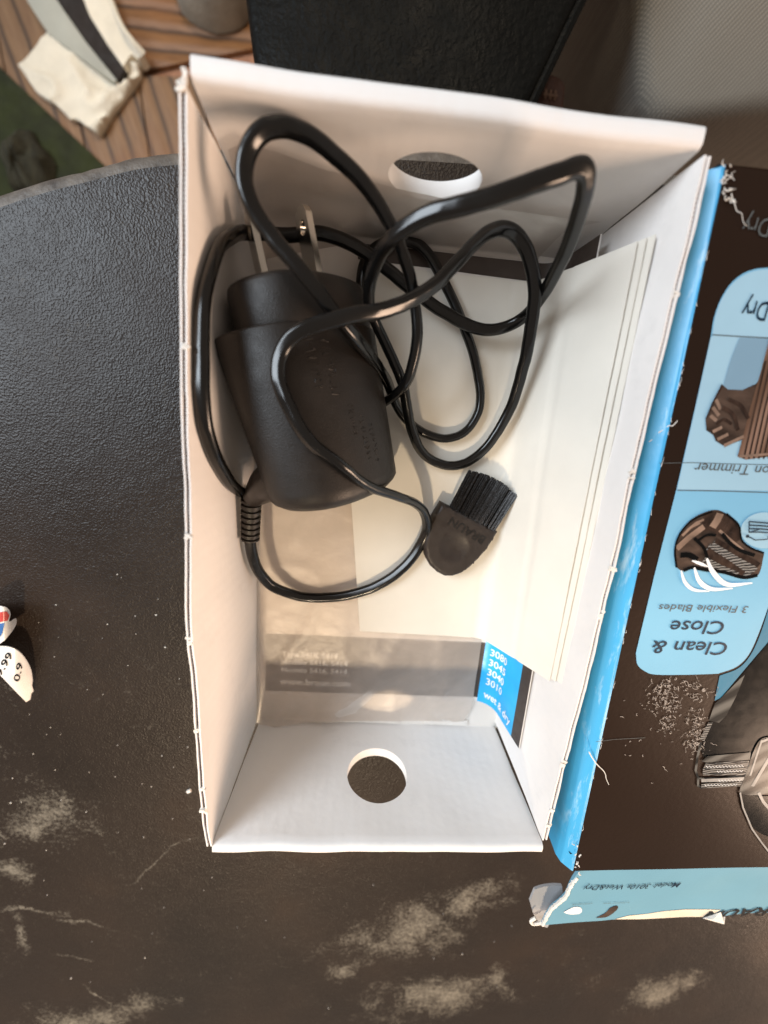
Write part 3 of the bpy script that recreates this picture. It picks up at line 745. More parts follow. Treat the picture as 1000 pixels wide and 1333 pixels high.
# torn white fibres along the folds
mb = MB(); rt = random.Random(21)
def strand(p, q, r=.22, wob=.6, n=7):
    P = [p.lerp(q, k / n) + Vector((rt.uniform(-wob, wob), rt.uniform(-wob, wob), rt.uniform(0, .5))) for k in range(n + 1)]
    mb.add(sweep(spline(P, 3), lambda i, t: circ(r * (1 - .6 * t), 5)))
for k in range(14):
    p = at(rt.uniform(940, 950), rt.uniform(214, 262), ZB + .3); strand(p, p + Vector((rt.uniform(-1, 2), rt.uniform(-2, 1.5), .3)), .11, .35, 5)
strand(at(948, 255, ZB + .4), at(972, 296, ZB + .4), .10, .35); strand(at(768, 978, ZB + .3), at(794, 1020, ZB + .4), .2, .5)
strand(at(842, 575, ZB - 3), at(880, 548, ZB + .5), .22, .4)
for k in range(26):
    v = rt.uniform(300, 1110); t = (v - 214) / 920; u = 945.5 + (746 - 945.5) * t
    p = at(u, v, ZB + .05); strand(p, p + DY * rt.uniform(.6, 2.4) + DXv * rt.uniform(-.2, .3), .06, .06, 3)
for k in range(10):
    p = at(rt.uniform(746, 756), rt.uniform(1090, 1140), ZB + .1); strand(p, p + Vector((rt.uniform(-.6, .6), rt.uniform(-1.5, 1.5), .2)), .2, .3, 3)
mb.out('torn_fibre', M['nick'], pbx)

def fp(name, px, off, m, step=4, label=None):
    return mesh(name, *plate([bpx(*q) for q in px], [], step, FP(off)), M[m], pbx, smooth=True, label=label)
def round_px(P, n=5): return [tuple(q)[:2] for q in spline([Vector((*p, 0)) for p in P], n)]
panel_left = [(828, 852), (880, 640), (925, 438)]
panel = round_px([(925, 438), (929, 415), (937, 392), (950, 371), (966, 357), (984, 350), (1004, 348)]) + [(1100, 345), (1100, 640), (1042, 640), (1003, 781)] + round_px([(1003, 781), (988, 824), (975, 852), (959, 868), (935, 877)]) + round_px([(935, 877), (900, 878.5), (855, 878.5), (840, 874), (830, 865), (828, 850)]) + [(851, 752), (880, 638)]
fp('blue_panel', panel, .08, 'p_blue')
fp('pale_field', round_px([(927, 437), (930, 415), (938, 392), (951, 372), (967, 359), (985, 352), (1004, 350)]) + [(1099, 348), (1099, 640), (880.8, 637), (924.5, 440)], .12, 'p_blue2')
fp('deep_blue_band', [(1003, 783), (1042, 642), (1100, 640), (1100, 760), (1003, 832), (962, 880), (938, 908), (930, 912), (937, 879)] + round_px([(937, 879.5), (961, 870), (977, 853), (990, 825), (1003, 783)])[:-1], .10, 'p_teal')
mb = MB()
def line_px(P, w, off):
    Q = [Vector(bpx(*p)) for p in P]; mbv = []; fs = []
    for i, q in enumerate(Q):
        t = (Q[min(i + 1, len(Q) - 1)] - Q[max(i - 1, 0)]).normalized(); n = Vector((-t.y, t.x)) * w / 2
        mbv += [FP(off)(*(q + n)), FP(off)(*(q - n))]
    return mbv, [(2 * i, 2 * i + 1, 2 * i + 3, 2 * i + 2) for i in range(len(Q) - 1)]
for P_ in ([(926, 436), (960, 438), (1000, 440), (1060, 443)], [(881, 638), (940, 639), (1000, 641), (1060, 643)]): mesh('rule_line', *line_px(P_, .22, .17), M['ink_grey'], pbx, smooth=False)
for P_ in ([(858, 603), (900, 602), (960, 604), (1010, 605)], [(775, 965), (800, 962), (840, 960)]): mesh('crease_line', *line_px(P_, .15, .19), M['ink_grey'], pbx, smooth=False)
# the trimmer head picture
fp('trimmer_cap_print', [(940, 510)] + round_px([(941, 500), (950, 470), (962, 440)]) + [(1000, 441), (992, 470), (984, 495), (975, 505), (960, 508)], .20, 'p_slate')
fp('trimmer_head_print', [(938, 500), (946, 507), (965, 508), (982, 500), (1000, 480), (1000, 560), (975, 562), (965, 572), (952, 577), (940, 580), (930, 574), (927, 566), (918, 560), (917, 545), (925, 525)], .24, 'p_bronze')
mb = MB()
for k, (a, b) in enumerate((((930, 520), (936, 533)), ((926, 530), (934, 541)), ((923, 541), (931, 548)), ((932, 572), (946, 565)), ((926, 562), (938, 556)))):
    mb.add(line_px([a, b], .8, .30))
mb.out('comb_tooth_print', M['p_bronze_lt'], pbx, smooth=False)
fp('trimmer_handle_print', [(1000, 442), (1060, 442), (1060, 600), (1000, 594), (969, 598), (958, 594), (962, 580), (975, 530), (990, 480)], .28, 'p_copper')
mb = MB()
for k in range(7):
    x = 966 + k * 6.5; mb.add(line_px([(x + 29, 470 + k * 3), (x + 14, 535), (x, 597)], .45, .34))
mb.out('handle_rib_print', M['p_bronze_dk'], pbx, smooth=False)
mb = MB(); mb.add(line_px([(960, 594), (985, 592), (1010, 590)], .6, .36)); mb.add(line_px([(940, 580), (953, 574), (966, 568)], .8, .36))
mb.out('highlight_print', M['p_bronze_lt'], pbx, smooth=False)
# shaver head picture with white sweep lines
fp('shaver_head_print', round_px([(879, 738), (877, 715), (883, 695), (900, 675), (925, 664), (942, 667), (960, 682), (963, 700), (975, 712), (992, 718), (992, 728), (988, 745), (980, 752), (965, 752), (940, 745), (915, 742), (900, 740), (888, 743), (880, 738)]), .20, 'p_bronze')
fp('shaver_top_print', round_px([(915, 668), (930, 665), (944, 668), (958, 683), (962, 702), (950, 705), (935, 698), (925, 690), (912, 690), (915, 668)], 3), .24, 'p_bronze_dk')
mb = MB()
mb.add(line_px([(880, 714), (895, 700), (915, 685)], 1.6, .30)); mb.add(line_px([(887, 697), (898, 686), (910, 680)], .7, .30)); mb.add(line_px([(926, 686), (932, 677), (936, 668)], 2.0, .30))
mb.add(line_px([(935, 690), (950, 703), (966, 716)], .7, .30)); mb.add(line_px([(893, 690), (905, 680), (915, 676)], .6, .30))
mb.out('highlight_print', M['p_bronze_lt'], pbx, smooth=False)
for i, (a, b, c, w, m) in enumerate((((920, 712), (945, 725), (975, 748), 2.0, 'p_silver'), ((926, 707), (955, 722), (982, 742), 1.6, 'p_silver'), ((918, 717), (943, 733), (965, 748), 2.2, 'p_bronze_dk'), ((930, 703), (962, 722), (986, 735), 1.3, 'p_bronze_dk'), ((915, 727), (935, 738), (958, 748), 1.5, 'p_silver'))):
    mesh('foil_strip_print', *line_px([a, b, c], w, .34 + .03 * i), M[m], pbx, smooth=False)
mb = MB()
def arc_px(P, w0, off):
    Q = round_px(P, 6); n = len(Q); V_ = []; 
    for i, q in enumerate(Q):
        a = Vector(bpx(*Q[max(i - 1, 0)])); b = Vector(bpx(*Q[min(i + 1, n - 1)])); t = (b - a).normalized(); nn = Vector((-t.y, t.x)) * (.72 * w0 * sin(pi * (.12 + .80 * i / (n - 1))) / 2); c = Vector(bpx(*q))
        V_ += [FP(off)(*(c + nn)), FP(off)(*(c - nn))]
    return V_, [(2 * i, 2 * i + 1, 2 * i + 3, 2 * i + 2) for i in range(n - 1)]
mb.add(arc_px([(885, 742), (890, 757), (902, 767), (922, 769)], 1.3, .50)); mb.add(arc_px([(902, 738), (909, 756), (925, 766), (952, 765)], 1.7, .52)); mb.add(arc_px([(918, 726), (927, 745), (945, 760), (977, 758)], 1.9, .54))
mb.add(arc_px([(899, 729), (910, 733), (920, 737)], 1.2, .54))
mb.out('sweep_line_print', M['p_white'], pbx, smooth=False)
mb = MB()
for P_, w_ in (([(879, 738), (877, 715), (883, 695), (900, 676), (925, 665)], .5), ([(888, 742), (900, 738), (916, 741), (940, 744), (966, 751), (984, 748)], .9), ([(902, 700), (914, 712), (920, 728)], .8), ([(884, 722), (896, 722), (906, 728)], 1.4), ([(943, 668), (959, 683), (963, 702), (976, 713), (992, 719)], .5), ([(938, 694), (948, 706), (962, 716), (980, 722)], .9), ([(905, 704), (918, 696), (930, 696)], .7)):
    mb.add(line_px(round_px(P_, 4), w_, .48))
mb.out('shadow_line_print', M['p_black'], pbx, smooth=False)
mb = MB()
for P_, w_ in (([(917, 545), (926, 524), (938, 502)], .35), ([(938, 530), (952, 540), (958, 560)], .9), ([(946, 520), (962, 528), (972, 545)], .8), ([(930, 552), (940, 546), (950, 552)], .7)):
    mb.add(line_px(round_px(P_, 4), w_, .40))
mb.out('shadow_line_print', M['p_bronze_dk'], pbx, smooth=False)
fp('round_badge_print', [(994 + 31 * cos(2 * pi * k / 40) , 690 + 23.5 * sin(2 * pi * k / 40)) for k in range(40)], .24, 'p_blue2')
mb = MB()
for k in range(4): mb.add(line_px([(972, 678 + 4.6 * k), (985, 679 + 4.2 * k), (1006, 681 + 4.0 * k)], .32, .58))
mb.add(line_px([(972, 678), (972, 692), (985, 688)], .32, .58)); mb.add(line_px([(970, 697), (980, 702), (995, 701), (1004, 697)], .25, .58))
for q in ((970, 697), (998, 698)): mb.add((lambda c: ([FP(.59)(c[0] + .45 * cos(2 * pi * k / 10), c[1] + .45 * sin(2 * pi * k / 10)) for k in range(10)], [tuple(range(10))]))(bpx(*q)))
mb.out('badge_drawing', M['ink_navy'], pbx, smooth=False)
def ftext(s, right, left, cap, m, bold=.004, shear=0, name='lettering', off=.26):
    return mesh(name, *text_on(s, bpx(*right), bpx(*left), cap, FP(off), bold, shear), M[m], pbx, smooth=False)
ftext('Clean &', (948, 836.5), (850, 834), 3.9, 'ink_navy', .008, .12)
ftext('Close', (944, 809), (874, 808), 3.9, 'ink_navy', .008, .12)
ftext('3 Flexible Blades', (974, 789), (858, 786.5), 2.0, 'ink_grey', .002, .1)
ftext('Precision Trimmer', (1052, 609), (904, 602.5), 2.4, 'ink_grey', .002, .1)
ftext('Wet&Dry', (1056, 397), (968, 391), 4.0, 'ink_navy', .004, .1)
ftext('Wet&Dry', (1064, 289), (969, 282), 3.6, 'ink_grey', -.004, .1)
# shaver body, wet foil head and splashes at the lower right of the print
fp('shaver_body_print', [(1003, 833), (1100, 770), (1100, 1075), (1003, 1010), (975, 1000), (960, 985), (915, 985), (912, 975), (925, 935), (938, 909), (963, 881)], .14, 'p_black')
fp('steel_band_print', [(962, 884), (969, 878), (958, 905), (945, 930), (935, 940), (922, 937), (930, 915), (938, 908)], .20, 'p_steel')
fp('steel_band_print', [(921, 940), (927, 940), (916, 964), (910, 962)], .20, 'p_silver')
mb = MB()
mb.add(line_px([(912, 965), (907, 985), (905, 1002), (908, 1012), (916, 1013), (970, 1010)], .7, .26)); mb.add(line_px([(908, 1010), (908, 1022), (914, 1025)], .7, .26))
mb.out('frame_wire_print', M['p_steel'], pbx, smooth=False)
for q in ([(914, 1000), (918, 992), (974, 989), (972, 1008), (914, 1008)], [(912, 1019), (966, 1016), (964, 1022), (912, 1025)]):
    fp('foil_mesh_print', q, .30, 'p_silver')
mb = MB()
for v0, am, x0, x1 in ((997, 2.2, 918, 970), (1003, 1.8, 932, 968), (1015, 2.2, 934, 966), (1021, 1.5, 916, 962)):
    n = int((x1 - x0) / 2.1); mb.add(line_px([(x0 + 2.1 * k, v0 - (k * .06) + (am if k % 2 else -am) * .6) for k in range(n)], .16, .37))
mb.out('foil_tooth_print', M['p_white'], pbx, smooth=False)
mb = MB()
for v0 in (993.5, 1000, 1006.5, 1012.2, 1018): mb.add(line_px([(916, v0), (940, v0 - 1), (972, v0 - 2.5)], .22, .36))
mb.out('foil_gap_print', M['p_black'], pbx, smooth=False)
fp('foil_rim_print', [(912, 1013), (968, 1010), (967, 1015), (912, 1017)], .33, 'p_hi')
fp('head_cover_print', [(912, 990), (920, 983), (976, 978), (975, 988), (917, 991)], .31, 'p_steel')
fp('clear_cap_print', round_px([(1003, 957), (988, 962), (978, 980), (970, 1005), (962, 1025), (965, 1032), (985, 1034), (1003, 1030)], 4), .36, 'p_steel')
mb = MB()
mb.add(line_px([(1000, 985), (988, 1005), (978, 1022)], 1.1, .42)); mb.add(line_px([(990, 962), (984, 980), (975, 1008)], .6, .42)); mb.add(line_px([(1000, 960), (990, 964)], .9, .42))
mb.add(line_px([(986, 1030), (992, 1042), (1003, 1055)], .9, .42)); mb.add(line_px([(962, 1030), (966, 1050), (978, 1078), (990, 1095), (1003, 1112)], .5, .42))
mb.out('highlight_print', M['p_hi'], pbx, smooth=False)
fp('shaver_neck_print', round_px([(961, 1032), (965, 1050), (978, 1075), (1003, 1090), (1060, 1100), (1060, 1040), (1003, 1036), (985, 1036), (961, 1032)], 3), .18, 'p_black')
mb = MB(); rw = random.Random(9)
def drop(u, v, s):
    c = bpx(u, v); a0 = rw.uniform(0, 6.28); n = 9; r = s * rw.uniform(.8, 1.1); span = rw.uniform(2.4, 5.6); e = rw.uniform(.5, 1); an = rw.uniform(0, 3)
    V_ = []
    for i in range(n):
        a = a0 + span * i / (n - 1); w = s * .26 * sin(pi * (.1 + .8 * i / (n - 1))) + .03
        for q in (r - w, r + w):
            x, y = q * cos(a), q * e * sin(a)
            V_.append(FP(.22)(c[0] + x * cos(an) - y * sin(an), c[1] + x * sin(an) + y * cos(an)))
    mb.add((V_, [(2 * i, 2 * i + 1, 2 * i + 3, 2 * i + 2) for i in range(n - 1)]))
def squig(u, v, L, w):
    a = rw.uniform(0, 6.28); P = [(u, v)]
    for k in range(4): a += rw.uniform(-.9, .9); P.append((P[-1][0] + L * cos(a), P[-1][1] + L * sin(a)))
    mb.add(line_px(round_px(P, 3), w, .23))
for cu, cv, su, sv, n in ((862, 905, 9, 15, 90), (868, 930, 6, 18, 60), (900, 898, 14, 9, 60), (905, 955, 7, 14, 120), (850, 912, 26, 16, 22), (885, 960, 30, 20, 14), (840, 985, 40, 22, 10), (895, 925, 22, 20, 14)):
    for k in range(n):
        u, v = rw.gauss(cu, su), rw.gauss(cv, sv)
        if v < 882 or u > 968 or u < 800: continue
        (drop if rw.random() < .6 else squig)(u, v, *((rw.uniform(.22, .75),) if 0 else ())) if 0 else (drop(u, v, rw.uniform(.12, .5)) if rw.random() < .72 else squig(u, v, rw.uniform(.8, 2.6), rw.uniform(.08, .22)))
mb.out('water_splash_print', M['p_cond'], pbx, smooth=False, kind='stuff')
# end flap, folded out beyond the far end
H0 = bx(-.2, 0, ZB - .4); H1 = bx(WB, 0, ZB - .4)
fl_len = (at(860, 1213, 41) - at(860, 1131, ZB)).length
def flp(px): 
    p = at(px[0], px[1], ZB - 2.2) - Bc; return p.dot(DXv), -p.dot(DY)
FLZ = -.16
def FL(off):
    return lambda u, v, w=0: bx(u, -v, ZB - .4 + FLZ * v + off - w + .5 * noise.noise(Vector((u * .06, v * .1, 2))) * min(1, v / 4))
fo = [(748, 1140), (742, 1152), (738, 1166), (731, 1179), (722, 1192), (716, 1206), (712, 1222), (790, 1216.5), (810, 1213), (850, 1211.5), (925, 1207), (940, 1208), (1000, 1203), (1100, 1198), (1100, 1114)]
fo_ = [flp(q) for q in fo]; fo_[0] = (fo_[0][0], 0); fo_[-1] = (fo_[-1][0], 0)
flap = mesh('end_flap', *plate(fo_, [], 3, FL(0), .9), M['p_flap'], pbx, label='pale blue end flap with a torn edge')
def fl(name, px, off, m, step=2): return mesh(name, *plate([flp(q) for q in px], [], step, FL(off)), M[m], flap, smooth=False)
fl('torn_patch', [(808, 1212.6), (826, 1206), (850, 1203), (872, 1198), (900, 1194), (930, 1193.5), (946, 1194.5), (938, 1201), (925, 1206.6), (880, 1209.5)], .12, 'p_torn')
mb = MB()
for i in range(40):                                                   # torn white rim down the left side of the flap
    q = fo[0:7]; t = i / 40 * 6; k = int(t); u = q[k][0] + (q[k + 1][0] - q[k][0]) * (t - k); v = q[k][1] + (q[k + 1][1] - q[k][1]) * (t - k)
    c = flp((u, v)); mb.add(box(FL(.1)(c[0] + rt.uniform(-.2, .2), c[1]), (rt.uniform(.5, 1.0), rt.uniform(.6, 1.3), .7), Matrix.Rotation(rt.uniform(-1, 1), 3, 'Z')))
mb.out('torn_rim', M['nick'], flap, smooth=False)
mb = MB()
P = [FL(.3)(*flp(q)) for q in ((923, 1208), (932, 1203), (945, 1196), (948, 1208), (953, 1205), (950, 1213), (938, 1213))]
for k in range(1, len(P) - 1): mb.add(([P[0], P[k] + Vector((0, 0, 1.2 if k % 2 else .2)), P[k + 1] + Vector((0, 0, .2 if k % 2 else 1.2))], [(0, 1, 2)]))
mb.out('torn_curl', M['nick'], flap, smooth=False)
mb = MB().add(sweep(spline([FL(.2)(*flp(q)) + Vector((0, 0, -1)) for q in ((704, 1214), (698, 1219), (701, 1224), (711, 1223), (718, 1218))], 4), circ(.5, 6)))
mb.out('curled_corner', M['nick'], flap)
def fltext(s, right, left, cap, m, bold=0, shear=0):
    a, b = flp(right), flp(left)
    return mesh('lettering', *text_on(s, (a[0], -a[1]), (b[0], -b[1]), cap, lambda u, v: FL(.32)(u, -v), bold, shear), M[m], flap, smooth=False)
fltext('Model: 3010s Wet&Dry', (884, 1145), (759, 1151), 2.9, 'ink_navy', .002, .2)
fltext('BRAUN', (1032, 1191), (925, 1197), 5.0, 'ink_black', .022, .25)
fltext('charging', (774, 1181), (747, 1183), .55, 'ink_grey'); fltext('trimmer unit', (822, 1179), (788, 1181), .55, 'ink_grey')
fl('plug_icon', round_px([(738, 1198), (748, 1190), (754, 1188), (760, 1190), (762, 1196), (758, 1201), (746, 1202), (738, 1198)], 3), .14, 'p_white')
fl('shaver_icon', round_px([(782, 1209), (793, 1199), (798, 1190), (806, 1186), (809, 1190), (804, 1200), (796, 1208), (782, 1209)], 3), .14, 'p_bronze')
# grey tuck tab, behind the flap
tb0 = [(690, 1174), (697, 1160), (733, 1156), (734, 1172), (724, 1196), (714, 1212), (706, 1210), (696, 1194)]
def TF(u, v, w): 
    p = bx(u, -v, 0); return Vector((p.x, p.y, ZB - 9 - w + 3.0 * ((-u) / 12) ** 2))
tq = []
for q in tb0:
    p = at(q[0], q[1], ZB - 8) - Bc; tq.append((p.dot(DXv), -p.dot(DY)))
mesh('tuck_tab', *plate(tq, [], 2, TF, .8), M['p_grey'], pbx, label='grey inside of a rounded tuck tab')

# ------------------------------------------------------------------ curled price stickers at the left edge
def curl(poly, step, zc, amp, ax_):
    def F(u, v, w):
        p = at(u, v, 0); s = (u * ax_[0] + v * ax_[1])
        return Vector((p.x, p.y, zc + amp * sin(s) ** 2 + w))
    return F
M['sticker'] = mat('glossy_sticker_paper', (.80, .78, .76), .3, .05, 100, 300, .1, .0002)
M['red'] = mat('red_sticker_print', (.62, .08, .07), .3, .08, 200)
M['blue_s'] = mat('blue_sticker_print', (.05, .16, .42), .3, .08, 200)
def stick_f(off):
    def F(u, v, w=0):
        t = (u + 12) / 54; z = .6 + 6 * (max(0, 1 - ((u - 6) / 40) ** 2)) * (1 - .35 * max(0, (v - 880) / 40))
        p = at(u, v, z + off); return Vector((p.x, p.y, p.z - w))
    return F
stk = thing('price_sticker', 'curled white price sticker with black digits lying on the dark leather', 'sticker', tuple(at(10, 880, 0)))
SP = round_px([(-40, 842), (0, 841), (15, 843), (26, 850), (34, 860), (40, 873), (42, 886)], 3) + [(41, 893), (43, 900), (40, 904), (39, 911), (34, 914), (25, 905), (4, 883), (-40, 840)]
mesh('sticker_sheet', *plate(SP, [], 2.5, stick_f(0), .25), M['sticker'], stk)
mb = MB()
for s, a, b, cap in (('$9.99', (-5, 890), (17, 853), 9, ), ('0.9', (25, 888), (30, 864), 8)):
    mb.add(text_on(s, (a[0], -a[1]), (b[0], -b[1]), cap, lambda u, v: stick_f(.15)(u, -v), .01))
mb.out('price_digits', M['ink_black'], stk, smooth=False)
def stick2(off):
    def F(u, v, w=0):
        p = at(u, v, .6 + 8 * max(0, 1 - ((u - 2) / 24) ** 2) + off); return Vector((p.x, p.y, p.z - w))
    return F
st2 = thing('torn_label', 'red and white glossy torn label curled up at the left edge of the table', 'label', tuple(at(5, 810, 0)))
mesh('label_sheet', *plate(round_px([(-30, 786), (0, 789), (9, 792), (13, 800), (11, 810), (20, 805), (20, 814), (12, 826), (0, 838), (-30, 850)], 3), [], 2.5, stick2(0), .25), M['sticker'], st2)
mesh('red_print', *plate([(-30, 797), (0, 797), (9, 796), (12.4, 801), (10, 808), (4, 809), (-30, 818)], [], 2.5, stick2(.15)), M['red'], st2)
mesh('blue_print', *plate([(-30, 822), (0, 812), (6, 811), (3, 824), (0, 829), (-30, 845)], [], 2.5, stick2(.15)), M['blue_s'], st2)

# ------------------------------------------------------------------ behind the table: floor, rug, chair, sofa, bags
ZF = -420.0
def wood(name, rot, a, b_, sc):
    m, nt, b, o = new_mat(name)
    co = coords(nt, (1, 1, 1), (0, 0, rot))
    w = nd(nt, 'ShaderNodeTexWave', wave_type='BANDS', bands_direction='Y'); w.inputs['Scale'].default_value = sc; w.inputs['Distortion'].default_value = 1.1
    w.inputs['Detail'].default_value = 4; w.inputs['Detail Scale'].default_value = 1.6; nt.links.new(co, w.inputs['Vector'])
    mp = nd(nt, 'ShaderNodeMapping'); mp.inputs['Scale'].default_value = (1, 14, 1); nt.links.new(co, mp.inputs[0])
    fib = noise_(nt, mp.outputs[0], 26, 6, .65)
    c = mixc(nt, ramp(nt, fib, [(.3, 0.0), (.7, 1.0)]), a, b_)
    gr = ramp(nt, w.outputs['Fac'], [(.0, .85), (.16, .1), (.4, 0.0)])
    c = mixc(nt, gr, c, tuple(x * .22 for x in a))
    blot = ramp(nt, noise_(nt, coords(nt), 9, 3), [(.45, 0.0), (.7, .6)])
    c = mixc(nt, blot, c, (.20, .075, .022))
    nt.links.new(c, b.inputs['Base Color']); b.inputs['Roughness'].default_value = .55
    bump(nt, b, w.outputs['Fac'], .5, .003); return m
M['wood_a'] = wood('oak_board_across', -.02, (.135, .058, .020), (.25, .12, .045), 17)
M['wood_b'] = wood('oak_board_along', 1.25, (.14, .068, .030), (.25, .145, .072), 13)
flo = mesh('floor', *grid(1, 1, lambda a, b: (-900 + 2000 * a, -600 + 2200 * b, ZF - 6)), M['kraft'], None); flo['kind'] = 'structure'
# two board directions meet: boards running left-right beyond a joint, boards running to the viewer before it
j0 = at(180, 97, ZF); j1 = at(240, 85, ZF); jd = (j1 - j0).normalized(); jn = Vector((-jd.y, jd.x, 0))
def board(o0, dx, dy, l, w, m):
    P = [(1.0, 1.0), (l - 1, 1.0), (l - 1, w - 1.0), (1.0, w - 1.0)]
    return mesh('plank', *plate(P, [], 400, lambda u, v, t: o0 + dx * u + dy * v - Vector((0, 0, t)), 6), M[m], flo, smooth=False)
for k in range(5): board(j0 - jd * 40 + jn * (2 + 70 * k), jd, jn, 460, 70, 'wood_a')
ld = (at(145, 225, ZF) - at(0, 88, ZF)).normalized(); lv = Vector((.10, -1, 0)).normalized(); lw = Vector((-lv.y, lv.x, 0))
for k in range(-5, 4): board(j0 + lw * (75 * k) - lv * (0 if k >= -1 else 330), lv, lw, 330 + (0 if k >= -1 else 330), 75, 'wood_b')
M['rug'] = mat('dark_green_rug', (.022, .028, .005), .95, .3, 30, 500, .8, .003)
r0 = at(-40, 50, ZF + 4); r1 = at(145, 224, ZF + 4); r2 = at(190, 268, ZF + 4)
rug = mesh('rug', *plate([(p.x, p.y) for p in (r0, r1, r2, at(200, 420, ZF + 4), at(-250, 420, ZF + 4), at(-250, 50, ZF + 4))], [], 60, lambda u, v, w: (u, v, ZF + 4 + 2 * noise.noise(Vector((u, v, 0)) * .02) - w), 4), M['rug'])
solo(rug, 'dark green rug on the wood floor below the table', 'rug')
# soft slipper-like bundle lying on the rug
M['olive'] = mat('olive_cloth', (.030, .027, .014), .9, .5, 60, 400, .8, .003, stretch=(3, .6, 1), col2=(.012, .012, .006))
c0 = at(28, 212, ZF + 20)
def blob(c, a, b_, h, seed, amp=.14, nu=28, nv=12):
    def F(s, t):
        th = 2 * pi * s; ph = pi / 2 * t
        r = 1 + amp * noise.noise(Vector((2 * cos(th), 2 * sin(th), 2 * t + seed)))
        return Vector((c[0] + a * r * cos(th) * cos(ph), c[1] + b_ * r * sin(th) * cos(ph), c[2] + h * r * sin(ph)))
    return grid(nu, nv, F)
o = mesh('cloth_bundle', *blob((c0.x, c0.y, ZF + 6), 26, 36, 26, 3, .35), M['olive']); solo(o, 'dim olive cloth bundle lying on the dark green rug', 'cloth')
# crumpled white paper bag with a dark slot
M['crumple'] = mat('crumpled_white_paper', (.70, .64, .52), .7, .07, 30, 90, .35, .004)
M['crumple_g'] = mat('grey_paper_wall', (.36, .36, .31), .7, .08, 20, 60, .2, .003)
M['slot_shade'] = mat('bag_slot_shade', (.012, .007, .005), .8, .2, 30)  # shade inside the bag opening, put into a near-black colour
bag = thing('paper_bag', 'crumpled cream paper bag lying on the wood floor with a dark open slot', 'bag', tuple(at(105, 110, ZF)))
ZP = ZF + 12
pb = [(25, 86), (62, 41), (90, 62), (120, 85), (152, 106), (160, 98), (170, 85), (172, 70), (180, 74), (178, 92), (168, 108), (158, 120), (140, 144), (124, 171), (112, 162), (96, 150), (88, 151), (70, 133), (58, 126), (45, 117)]
def PBF(u, v, w):
    p = at(u, v, ZP)
    q = Vector((u * .018 + v * .01, v * .03, 0)); cr = max(0, 1 - abs(noise.noise(q * .8 + Vector((0, 0, 3)))) * 3.2) ** 2
    t = max(0, min(1, ((u - 62) * .55 + (v - 41) * .83) / 95))
    p.z += (cr * 9 + 2.5 * noise.noise(q * 1.7)) * (.12 + .88 * t) - 5 * t * t
    if w: p.z = ZF + 1
    return p
mesh('crumpled_end', *plate(pb, [], 4.0, PBF, 1), M['crumple'], bag, sharp=100)
def slab(name, px, z0, z1, m, k=1):
    return mesh(name, *plate(px, [], 12, lambda u, v, w: at(u, v, z0) + Vector((0, 0, 3 * noise.noise(Vector((u * .05, v * .05, 5))))) - Vector((0, 0, (z0 - z1) * (1 if w else 0))), 1), M[m], bag, sharp=50)
slab('side_wall', [(20, -25), (58, -25), (82, 12), (112, 55), (152, 104), (150, 108), (120, 86), (62, 42), (44, 15)], ZP + 5, ZF + 2, 'crumple_g')
slab('side_wall', [(98, -25), (135, -25), (150, 18), (172, 55), (186, 70), (180, 77), (172, 71), (160, 86), (140, 58), (118, 22)], ZP + 5, ZF + 2, 'crumple')
slab('slot_shade_slab', [(50, -25), (110, -25), (130, 20), (163, 88), (154, 104), (112, 55)], ZP + 2, ZF + 2, 'slot_shade')
mesh('paper_edge', *sweep(spline([at(*q) for q in ((140, -12, ZP + 18), (157, 30, ZP + 18), (172, 52, ZP + 16), (188, 70, ZP + 10))], 5), circ(2.6, 6)), M['crumple'], bag)
# pale grey round thing at the top edge
M['grey_felt'] = mat('pale_grey_felt', (.30, .27, .22), .9, .12, 40, 300, .4, .002)
c1 = at(250, -102, ZF + 60)
o = mesh('felt_basket', *blob((c1.x, c1.y, ZF + 2), 46, 40, 75, 5, .06), M['grey_felt']); solo(o, 'pale grey rounded felt basket on the wood floor beyond the tray', 'basket')
# black leather chair seat
def rlea(name, col, sc, st):
    m = mat(name, col, .5, .2, 40, sc, st, .0015, spec=.07); return m
M['black_leather'] = rlea('black_seat_leather', (.0025, .003, .003), 420, .5)
def cushion(px, z, h, rad, bow, seed, step=14):
    """rounded slab: outline px at height z, edge radius rad, height h"""
    poly = dens([(p.x, p.y) for p in px], step); n = len(poly); P = [Vector((*p, 0)) for p in poly]
    for _ in range(3): P = [(P[i - 1] + P[i] * 2 + P[(i + 1) % n]) / 4 for i in range(n)]
    c = sum(P, Vector()) / n; rings_ = []
    for k, (ins, dz) in enumerate([(.0, -h), (.0, -h * .55)] + [(rad * (1 - cos(pi / 2 * j / 5)), -rad * (1 - sin(pi / 2 * j / 5))) for j in range(6)] + [(rad * 2.2, .5), (rad * 5, bow * .6), (rad * 9, bow)]):
        r = []
        for p in P:
            d = (c - p); L = d.length; q = p + d / L * min(ins, L * .95)
            r.append(Vector((q.x, q.y, z + dz + .8 * noise.noise(Vector((q.x, q.y, seed)) * .04))))
        rings_.append(r)
    return loft(rings_)
ch = thing('leather_chair', 'black leather chair seat tucked in beyond the tray', 'chair', (40, 330, ZF))
zs = -60
sp_ = [Vector((-15.6, 232, 0)), Vector((-60, 520, 0)), Vector((204, 520, 0)), Vector((87, 232, 0))]
mesh('seat', *cushion(sp_, zs, 50, 7, 5, 1), M['black_leather'], ch)
mesh('seat_piping', *sweep(spline([Vector((-14.0, 240, zs - 6)), Vector((-20.5, 280, zs - 6)), Vector((-38, 390, zs - 6)), Vector((-58, 515, zs - 6))], 6), circ(1.6, 8)), M['black_leather'], ch)
mesh('seat_piping', *sweep(spline([Vector((90, 240, zs - 4)), Vector((99.5, 262, zs - 4)), Vector((115, 300, zs - 4)), Vector((160, 410, zs - 4)), Vector((203, 515, zs - 4))], 6), circ(2.2, 8)), M['black_leather'], ch)
